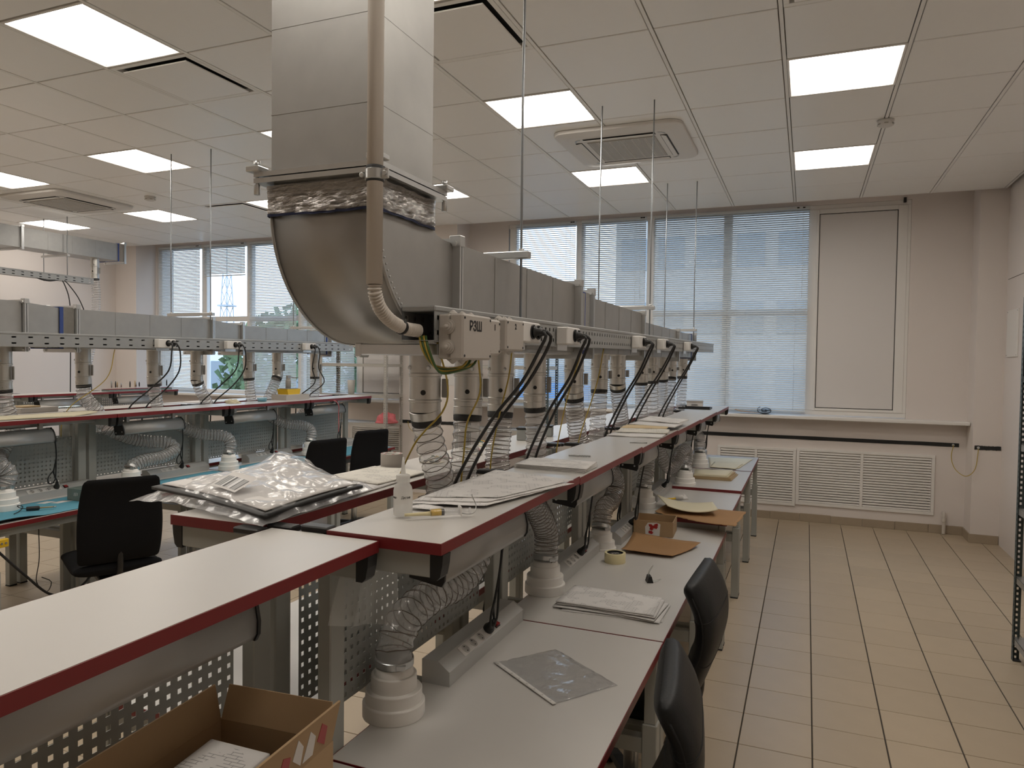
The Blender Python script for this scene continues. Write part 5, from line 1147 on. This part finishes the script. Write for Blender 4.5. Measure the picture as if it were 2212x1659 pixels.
for k in range(4):
    sheet('drawing_sheet', 'curled printed sheet piled on the second shelf, '+('top' if k == 3 else ORD[4-k]+' from the top'), 'paper', turned([(-.985, 2.44), (-.71, 2.42), (-.715, 2.60), (-.985, 2.63)], .03*(k-1.5)), 1.2648+.0045*k, 'paper_print' if k == 3 else 'paper_plain', .002, lambda u, v: .004*v*u, 'sheets piled on the second shelf')
t = thing('drill_bit', 'dark drill bit lying on the second shelf beside the pile of sheets', 'drill bit', (-.86, 2.85, 1.2685), .1)
MB().tube([(-.045, 0, 0), (.0, 0, 0)], .0035, 8).build('shank', 'galv_dark', t)
MB().tube([(q*.002, .0006*math.sin(q*1.1), .0006*math.cos(q*1.1)) for q in range(0, 24)], [.0036 if q % 3 else .0026 for q in range(24)], 8).build('fluted_tip', 'galv_dark', t)
tag(MB().tube([(-.80, 3.50, 1.2615), (-.72, 3.53, 1.2615)], .0025, 8).build('pencil', 'galv_dark'), 'dark thin rod lying on the third shelf', 'rod')
SH = [('paper_plain', [(-.99, 3.78), (-.70, 3.80), (-.71, 3.98), (-.99, 4.0)], 'lowest white sheet'), ('paper_table', [(-.98, 3.92), (-.70, 3.98), (-.715, 4.13), (-.985, 4.10)], 'lined table form'), ('manila', [(-.99, 4.08), (-.74, 4.15), (-.75, 4.32), (-1.0, 4.30)], 'tan folder'), ('paper_plain', [(-1.0, 4.34), (-.71, 4.25), (-.70, 4.50), (-.99, 4.60)], 'rear white sheet'), ('paper_print', [(-.99, 4.55), (-.715, 4.45), (-.70, 4.75), (-.99, 4.95)], 'rearmost printed sheet')]
for q, (m_, cs, lb) in enumerate(SH):
    sheet('paper', lb+' in the heap of papers on the fourth shelf', 'paper', cs, (1.2605, 1.2625, 1.2645, 1.2605, 1.2625)[q]+.006*q, m_, .004, lambda u, v: .010*max(0, v-.4)*(q == 1)+.003*noise.noise(Vector((u*3, v*3, q))), 'papers heaped on the fourth shelf')
t = thing('parts_tray', 'flat black tray on the last shelf of the near row', 'tray', (-.93, 6.75, 1.2405)); MB().cbox(-.15, .13, -.09, .09, 0, .004, .001).build('base', 'black_plastic', t)
for a in ((-.15, .13, -.09, -.085), (-.15, .13, .085, .09), (-.15, -.145, -.085, .085), (.125, .13, -.085, .085)): MB().box(*a, .004, .016).build('rim', 'black_plastic', t)
t = thing('carton', 'small white printed carton on the last shelf of the near row', 'box', (-1.0, 7.15, 1.2405), .08); MB().cbox(-.075, .075, -.05, .05, 0, .05, .002).build('box', 'paper_plain', t); MB().cbox(-.077, .077, -.052, .052, .035, .056, .002).build('lid', 'box_pvc', t)
for k in range(2): MB().box(-.03, .03, -.0535, -.052, .018-.008*k, .021-.008*k).build('printed_line', 'ink', t)
# ---- black roll on the window sill
t = thing('paper_roll', 'dark rolled sheet with a loose flap on the window sill', 'roll', (-.40, 8.085, 1.1275), .05); t.scale = (1.55, 1, 1.15)
mb = MB(); sp = [(.0 + (.036-.0028*a)*1.5*math.cos(a+2.2), .036+(.036-.0028*a)*math.sin(a+2.2)) for a in [q*.25 for q in range(60)]]
def ribbon(sp, y0, y1, th):
    mb = MB(); n = len(sp); vs = []
    for y in (y0, y1):
        for i, (p, q) in enumerate(sp): vs.append((p, y, q))
    mb.add(vs, [(i, i+1, n+i+1, n+i) for i in range(n-1)], True); return mb
o = ribbon(sp, -.05, .06, .001).build('rolled_sheet', 'black_plastic', t); o.modifiers.new('thick', 'SOLIDIFY').thickness = .0025
o = ribbon([(-.03, .012), (-.09, .014), (-.16, .022), (-.2, .034)], -.05, .06, .001).build('flap', 'kraft', t); o.modifiers.new('thick', 'SOLIDIFY').thickness = .002
# ---- far-side shelves of the near row: bag, papers, wide tape, wire scraps
t = thing('bagged_panel', 'curved black panel in a clear plastic bag with barcode, across two shelves', 'package', (-1.42, 1.58, 1.27))
cA, cB, cC, cD = (-1.77, 1.47), (-1.13, 1.285), (-1.17, 1.80), (-1.66, 2.02)
def bxy(u, v): return Vector(cA).lerp(Vector(cB), u).lerp(Vector(cD).lerp(Vector(cC), u), v)
def hump(u, v): return (.018+.044*math.sin(math.pi*u)**.8*math.sin(math.pi*min(1, v*1.05))**.7*.75+.045*math.exp(-((u-.30)**2/.03+(v-.80)**2/.03)))
def filmtop(u, v):
    p = bxy(u, v); e = min(u, 1-u, v, 1-v); k = min(1, e/.10)
    n_ = noise.noise(Vector((u*7, v*5, 1)))*.012+noise.noise(Vector((u*17, v*13, 4)))*.006+abs(noise.noise(Vector((u*5+v*3, v*9, 7))))*.010
    z = hump(u, v)*k+.004+n_*(.35+.65*k)-(.030*max(0, .35-u)/.35*(1-v) if u < .35 else 0)
    return (p.x+1.42+.012*noise.noise(Vector((v*9, u*9, 2))), p.y-1.58+.012*noise.noise(Vector((u*9, v*9, 3))), max(z, .0035 if u > .42 else -.06))
def filmbot(u, v):
    p = bxy(u, v); e = min(u, 1-u, v, 1-v); k = min(1, e/.1); z = filmtop(u, v)[2]
    return (filmtop(u, v)[0], filmtop(u, v)[1], z*(1-k)+k*.0018 if u > .42 else z-.012*k)
MB().grid(filmtop, 64, 48).build('bag_film', 'film', t); MB().grid(lambda u, v: filmbot(v, u), 40, 40).build('bag_underside', 'film', t)
def pan(u, v):
    uu, vv = .12+.85*u, .05+.86*v; p = bxy(uu, vv); e = min(u, 1-u, v, 1-v)
    return (p.x+1.42, p.y-1.58, hump(uu, vv)*.72+.006)
o = MB().grid(pan, 24, 18).build('black_panel', 'black_plastic', t); o.modifiers.new('thick', 'SOLIDIFY').thickness = .008
o = MB().grid(lambda u, v: tuple(Vector(pan(.03+.93*u, .05+.92*v))+Vector((0, 0, .0045))), 24, 18).build('foam_sheet', 'paper_plain', t); o.modifiers.new('thick', 'SOLIDIFY').thickness = .003
pc = bxy(.60, .20); zb = hump(.60, .20)+.014
lb_ = MB().grid(lambda u, v: ((u-.5)*.125, (v-.5)*.07, .004*math.cos((u-.5)*2.2)), 8, 4).build('label', 'paper_plain', t, (pc.x+1.42, pc.y-1.58, zb+.004), (math.radians(24), math.radians(2), math.radians(-18)))
MB().grid(lambda u, v: ((u-.5)*.105, (v-.5)*.045-.006, .0046*math.cos((u-.5)*2.0)), 8, 2).build('barcode_print', 'barcode', lb_)
for q, (m_, cs, lb) in enumerate((('paper_print', [(-1.42, 1.78), (-1.19, 1.72), (-1.20, 2.02), (-1.45, 2.06)], 'lower'), ('paper_table', [(-1.45, 1.95), (-1.22, 1.90), (-1.20, 2.20), (-1.44, 2.22)], 'upper'))):
    sheet('paper', 'printed table sheet behind the bagged panel, the '+lb+' of two', 'paper', cs, 1.2635+.004*q, m_, .002, lambda u, v: .002*noise.noise(Vector((u*3, v*3, q+2))), 'table sheets behind the bagged panel')
t = thing('tape_roll', 'wide white packing tape roll standing behind the squeeze bottle', 'tape', (-1.40, 2.27, 1.2622))
MB().lathe([(.029, 0), (.040, 0), (.0405, .001), (.0405, .049), (.040, .05), (.029, .05), (.029, 0)], 32, cap=False).build('tape', 'box_pvc', t)
MB().lathe([(.0265, .001), (.029, .001), (.029, .0495), (.0265, .0495), (.0265, .001)], 32, cap=False).build('core', 'cone_white', t)
for k in range(7): MB().box(.031, .039, -.004, .004, .050, .0506).build('red_print', 'red', t, (0, 0, 0), (0, 0, k*.9))
for q, (x, y) in enumerate(((-1.33, 2.45), (-1.30, 2.75), (-1.36, 3.05))):
    t = thing('wired_board', 'small circuit board with thin wires on the far-side shelf, '+ORD[q+1]+' from the white tape roll', 'circuit board', (x, y, 1.259), .4*q, 'wired boards on the far-side shelf')
    MB().cbox(-.04, .04, -.03, .03, .001, .004, .0005).build('board', 'cream', t)
    for k in range(4): MB().tube(spline([(-.03+.02*k, 0, .006), (-.02+.015*k, .05, .02), (.02*k-.05, .09, .012), (.01*k, .12, .003)], .01), .0014, 5).build('wire', ('green_wire', 'yellow', 'mat_blue', 'red')[k], t)
    for k in range(3): MB().cbox(-.03+.025*k, -.018+.025*k, -.015, .0, .004, .010, .001).build('component', 'black_plastic', t)
for q, (x, y, s) in enumerate(((-1.31, 3.42, 1), (-1.30, 3.65, .9))):
    t = thing('device_case', 'grey-green instrument case with black lid on the far-side shelf, '+('larger' if s == 1 else 'smaller')+' one', 'case', (x, y, 1.2545), .2, 'instrument cases on the far-side shelf')
    MB().cbox(-.05*s, .05*s, -.035*s, .035*s, 0, .055*s, .003).build('case', 'peg_grey', t); MB().cbox(-.052*s, .052*s, -.037*s, .037*s, .055*s, .066*s, .003).build('lid', 'black_plastic', t)
# ---- thin bag hanging from the shelf arm
def hb(u, v):
    y = 1.30+.19*u-.05*v*(1-u); z = 1.205-.19*v*(.6+.4*u)-.03*u*(1-v); x = -.925+.012*math.sin(u*7)*(.3+v)+.02*u
    return (x, y, z)
o = MB().grid(hb, 20, 16).build('plastic_bag', 'bag_thin'); tag(o, 'thin clear plastic bag hanging from the shelf arm above the first cone', 'bag')
# ---- cable bundles behind the worktops
for q, y in enumerate((1.36, 2.36, 3.36, 4.36)):
    zt = .80
    for k in range(4):
        rnd = random.Random(q*7+k); a = [(-1.035+rnd.uniform(-.01, .01), y+.03*k+rnd.uniform(-.02, .02), zt+.05)]
        for s in range(1, 5): a.append((-1.05+rnd.uniform(-.02, .02), y+.03*k+rnd.uniform(-.05, .06), zt+.05-.08*s))
        tag(MB().tube(spline(a, .03), .0055, 6).build('cable', 'black_rubber'), 'black cable in the tangle behind the '+ORD[q+1]+' bench, '+ORD[k+1]+' of four from the near post', 'cable', 'cables tangled behind the near benches')
# ---- open cardboard box on the first bench
t = thing('cardboard_box', 'open brown cardboard box with raised flaps and papers inside', 'box', (-.90, .89, .7502), math.radians(4))
w_, d_, h_, th = .125, .185, .205, .004
MB().box(-w_, w_, -d_, d_, 0, th).build('bottom', 'card_out', t)
for nm, a in (('side_panel', (-w_, w_, -d_, -d_+th)), ('side_panel', (-w_, w_, d_-th, d_)), ('side_panel', (-w_, -w_+th, -d_+th, d_-th)), ('side_panel', (w_-th, w_, -d_+th, d_-th))):
    MB().box(*a, th, h_).build(nm, 'card_out', t)
def flap(L, hgt, loc, rz, tilt, printed=False):
    o = MB().prism([(-L, 0), (L, 0), (L-.008, hgt), (-L+.004, hgt*.98)], 'y', -.002, .002).build('flap', 'card_out', t, loc, (0, 0, 0))
    o.rotation_euler = (tilt, 0, rz); 
    return o
flap(w_-.004, .065, (0, d_-.002, h_), 0, math.radians(-16)); flap(w_-.004, .08, (0, -d_+.002, h_), math.pi, math.radians(-35))
flap(d_-.004, .07, (-w_+.002, 0, h_), math.pi/2, math.radians(-6))
fr_ = flap(d_-.004, .085, (w_-.002, 0, h_), -math.pi/2, math.radians(-14))
for k in range(9):
    rnd = random.Random(k); x = -.15+.036*k; MB().prism([(x, .012), (x+.03, .008+rnd.uniform(0, .03)), (x+.026, .06+rnd.uniform(-.02, .015)), (x+.004, .05)], 'y', .0021, .0028).build('printed_patch', 'red' if k % 3 == 0 else 'paper_plain', fr_)
for q in range(5):
    sheet('paper', 'written sheet in the open cardboard box, '+('top' if q == 4 else ORD[5-q]+' from the top'), 'paper', turned([(-.965, .755), (-.845, .75), (-.835, .99), (-.965, 1.0)], .05*(q-2), (.012*(2-q)*.5, 0)), .925+.006*q, 'paper_print' if q == 4 else 'paper_plain', .004, lambda u, v: .006*v, 'sheets in the open cardboard box')
crumple('packing_paper', 'paper_plain', 'crumpled white packing paper under the sheets in the cardboard box', 'packing paper', (-.89, .88, .7545), (.085, .13, .15), 11)

# ================================================================== SECOND ROW THINGS
for i, y in enumerate(Y2):
    ym = y+.5; lab = 'blue antistatic mat with black underside in the second row, '+ORD[5-i]+' from the steel rack'
    t = thing('antistatic_mat', lab, 'mat', (-4.16, ym, .7502), 0, 'blue mats of the second row')
    def curl(u, v, i=i): return .018*max(0, u-.86)/.14*max(0, math.sin(v*7+i))+.004*max(0, u-.8)
    sheet('underside', None, None, [(-4.36, ym-.46), (-3.955, ym-.46), (-3.955, ym+.46), (-4.36, ym+.46)], .7503, 'black_rubber', .0018, curl, parent=t, nu=16, nv=20)
    sheet('top_layer', None, None, [(-4.36, ym-.46), (-3.957, ym-.46), (-3.957, ym+.46), (-4.36, ym+.46)], .7522, 'mat_blue', .0012, curl, parent=t, nu=16, nv=20)
t = thing('foam_box', 'dark green foam box at the end of the second-row shelf', 'box', (-4.36, 2.47, 1.2722)); MB().cbox(-.10, .12, -.14, .10, 0, .10, .006).build('body', 'box_green', t); MB().cbox(-.102, .122, -.142, .102, .10, .125, .006).build('lid', 'box_green', t)
sheet('foam_sheet', 'long cream foam sheet lying on the second-row shelf', 'sheet', [(-4.32, 2.62), (-4.24, 3.12), (-4.36, 3.38), (-4.50, 2.66)], 1.2725, 'cream', .006, lambda u, v: .004*math.sin(u*3)+.006*v, nu=12, nv=6)
sheet('foam_sheet', 'thin cream sheet further back on the second-row shelf', 'sheet', [(-4.42, 3.0), (-4.40, 3.42), (-4.50, 3.44), (-4.51, 3.0)], 1.279, 'cream', .004, nu=4, nv=4)
t = thing('carton', 'low open carton with wooden bits on the far-side shelf of the second row', 'box', (-4.86, 3.28, 1.2684)); MB().cbox(-.09, .09, -.13, .13, 0, .035, .003).build('box', 'box_pvc', t); MB().cbox(-.06, .07, -.10, .02, .035, .046, .003).build('wooden_bits', 'wood', t)
t = thing('hand_press', 'grey hand press with a lever on a yellow base', 'press', (-4.50, 5.47, 1.318))
MB().prism([(-.08, .0), (.08, .0), (.095, .05), (-.095, .05)], 'x', -.06, .06).build('yellow_base', 'yellow', t); MB().cbox(-.05, .05, -.075, .075, .05, .058, .002).build('bed_plate', 'galv_dark', t)
MB().lathe([(.024, .058), (.024, .13), (.02, .135), (.02, .15), (.010, .152)], 18, (0, -.01, 0)).build('column', 'rack_grey', t)
MB().cbox(-.012, .012, -.03, .012, .15, .175, .003).build('head', 'galv_dark', t); MB().tube([(0, -.02, .17), (0, .06, .155), (0, .13, .15)], [.006, .005, .004], 8).build('lever', 'galv_dark', t)
t = thing('carton', 'white carton tray carrying the yellow hand press', 'box', (-4.47, 5.46, 1.2722))
for nm, a in (('bottom', (-.085, .085, -.165, .165, 0, .003)), ('side_panel', (-.085, -.082, -.165, .165, .003, .045)), ('side_panel', (.082, .085, -.165, .165, .003, .045)), ('side_panel', (-.082, .082, -.165, -.162, .003, .045)), ('side_panel', (-.082, .082, .162, .165, .003, .045))): MB().box(*a).build(nm, 'box_pvc', t)
MB().box(-.07, .07, -.09, .09, .003, .0455).build('packing_block', 'paper_plain', t)
t = thing('plastic_tub', 'small clear blue plastic tub on the second-row shelf', 'tub', (-4.42, 5.02, 1.2722)); MB().lathe([(.036, 0), (.042, .03), (.044, .03), (.044, .034), (.040, .034)], 20).build('tub', 'cup_blue', t); MB().lathe([(.033, .003), (.037, .018)], 20).build('contents', 'mat_blue', t)
crumple('foam_lump', 'cream', 'small cream lump on the second-row shelf near the blue tub', 'lump', (-4.47, 4.72, 1.2722), (.07, .05, .03), 4)
t = thing('soldering_pen', 'black-handled soldering pen with cable on the blue mat', 'tool', (-4.13, 2.79, .7675), math.radians(52))
MB().lathe([(.008, -.03), (.012, -.028), (.013, .03), (.009, .036)], 14, (0, 0, 0), Rx).build('handle', 'black_plastic', t); MB().lathe([(.0045, .036), (.004, .10), (.001, .105)], 10, (0, 0, 0), Rx).build('shaft', 'wood', t); MB().lathe([(.0045, .10), (.0035, .118)], 10, (0, 0, 0), Rx).build('tip', 'galv_dark', t)
MB().tube(spline([(-.03, 0, 0), (-.06, .01, .006), (-.075, .04, .015), (-.05, .06, .004), (-.06, -.03, -.006), (-.08, -.09, -.008)], .01), .0025, 6).build('cable', 'black_rubber', t)
sheet('note', 'small white note on the blue mat beside the socket strip', 'paper', [(-4.31, 2.93), (-4.26, 2.95), (-4.27, 3.03), (-4.32, 3.01)], .754, 'paper_plain', .0006, nu=3, nv=3)
sheet('note', 'small white note on the blue mat beside the green box', 'paper', [(-4.25, 2.98), (-4.20, 2.99), (-4.20, 3.09), (-4.26, 3.07)], .754, 'paper_plain', .0006, nu=3, nv=3)
t = thing('parts_box', 'grey-green open parts box with white writing on the blue mat', 'box', (-4.19, 3.20, .7542))
for nm, a in (('bottom', (-.06, .10, -.11, .11, 0, .004)), ('side_panel', (-.06, -.052, -.11, .11, .004, .075)), ('side_panel', (.092, .10, -.11, .11, .004, .075)), ('side_panel', (-.052, .092, -.11, -.102, .004, .075)), ('side_panel', (-.052, .092, .102, .11, .004, .075))): MB().cbox(*a, .001).build(nm, 'box_green', t)
for k, p_ in enumerate((((-.0, .03), (.004, .05), (.008, .05), (.004, .03)), ((.012, .03), (.018, .052), (.022, .052), (.016, .03)), ((.026, .032), (.03, .05), (.034, .05), (.03, .032)))): MB().prism(p_, 'y', -.1106, -.11).build('white_stroke', 'white_plastic', t)
for q, (y, lb) in enumerate(((2.47, 'nearest the soldering pen'), (5.48, 'between the two far swivel chairs'))):
    t = thing('earthing_block', 'yellow earthing socket block under the worktop edge, '+lb, 'socket', (-3.928, y, .655), 0, 'yellow earthing blocks'); MB().cbox(-.012, .012, -.05, .05, -.022, .022, .003).build('body', 'yellow', t)
    for k in range(4): MB().lathe([(.006, 0), (.006, .004), (.003, .004)], 10, (.012, -.033+.022*k, 0), Matrix.Rotation(math.radians(90), 3, 'Y')).build('stud', 'galv_dark', t)
    MB().box(-.03, -.012, -.012, .012, .0, .07).build('bracket', 'zinc', t)
tag(MB().tube(spline([(-3.93, 2.45, .64), (-3.95, 2.62, .45), (-3.98, 2.80, .28), (-4.05, 3.02, .25), (-4.10, 3.2, .36), (-4.12, 3.32, .5)], .03), .007, 7).build('cable', 'black_rubber'), 'black cable sagging below the second-row worktop from the yellow block', 'cable')
tag(MB().tube(spline([(-4.02, 2.75, .70), (-4.03, 2.76, .5), (-4.04, 2.75, .36), (-4.0, 2.78, .30), (-4.03, 2.83, .34), (-4.04, 2.78, .38)], .02), .0025, 6).build('cable', 'black_rubber'), 'thin wire with a small loop hanging under the second-row worktop', 'cable')
t = thing('hanging_tie', 'pink cord tied around the lamp near the steel rack', 'cord', (-4.24, 5.80, 1.22)); MB().tube(spline([(-.02, -.02, .02), (.02, 0, .03), (.035, .04, -.02), (.02, .06, -.10), (.03, .05, -.20), (.02, .06, -.28)], .01), .004, 6).build('cord', 'pink', t)
# ---- tools standing on the left-wall shelf, a red post and box
for q in range(14):
    y = 6.45+q*.068+random.uniform(-.012, .012); h_ = random.uniform(.045, .075)
    t = thing('tool', 'small standing tool in the row on the shelf by the left wall', 'tool', (-8.10+random.uniform(-.05, .05), y, 1.2585), 0, 'tools in the holder by the left wall')
    MB().lathe([(.007, 0), (.008, h_*.7), (.006, h_), (.003, h_+.01)], 10).build('handle', ('galv_dark', 'black_plastic', 'wood')[q % 3], t); MB().lathe([(.0025, -.02), (.0025, 0)], 6).build('shaft', 'zinc', t)
t = thing('tool_holder', 'grey strip holding the row of standing tools by the left wall', 'holder', (-8.10, 6.88, 1.2105)); MB().cbox(-.07, .07, -.48, .48, 0, .02, .003).build('base', 'box_green', t); MB().cbox(-.07, .07, -.48, .48, .022, .028, .002).build('deck', 'red_edge', t)
sheet('paper', 'white paper lying on the far-side shelf of the second row', 'paper', [(-4.98, 4.6), (-4.75, 4.62), (-4.76, 4.95), (-4.97, 4.9)], 1.2684, 'paper_plain', .003)
# loose cables hanging from the bare tray
tag(MB().tube(spline([(-8.13, 5.85, 2.55), (-8.09, 5.86, 2.5), (-8.08, 5.92, 2.3), (-8.08, 5.93, 1.9), (-8.09, 5.93, 1.22)], .05), .006, 6).build('cable', 'black_rubber'), 'black cable hanging straight down from the bare tray', 'cable')
tag(MB().tube(spline([(-8.13, 5.87, 2.55), (-8.08, 5.90, 2.5), (-8.07, 6.05, 2.3), (-8.07, 6.14, 2.0), (-8.08, 6.2, 1.22)], .05), .006, 6).build('cable', 'black_rubber'), 'black cable slanting down from the bare tray', 'cable')
tag(MB().tube(spline([(-8.13, 5.55, 2.545), (-8.10, 5.6, 2.52), (-8.10, 5.7, 2.515), (-8.12, 5.82, 2.54)], .02), .011, 7).build('cable', 'black_rubber'), 'short black cable bundle tied under the bare tray', 'cable')
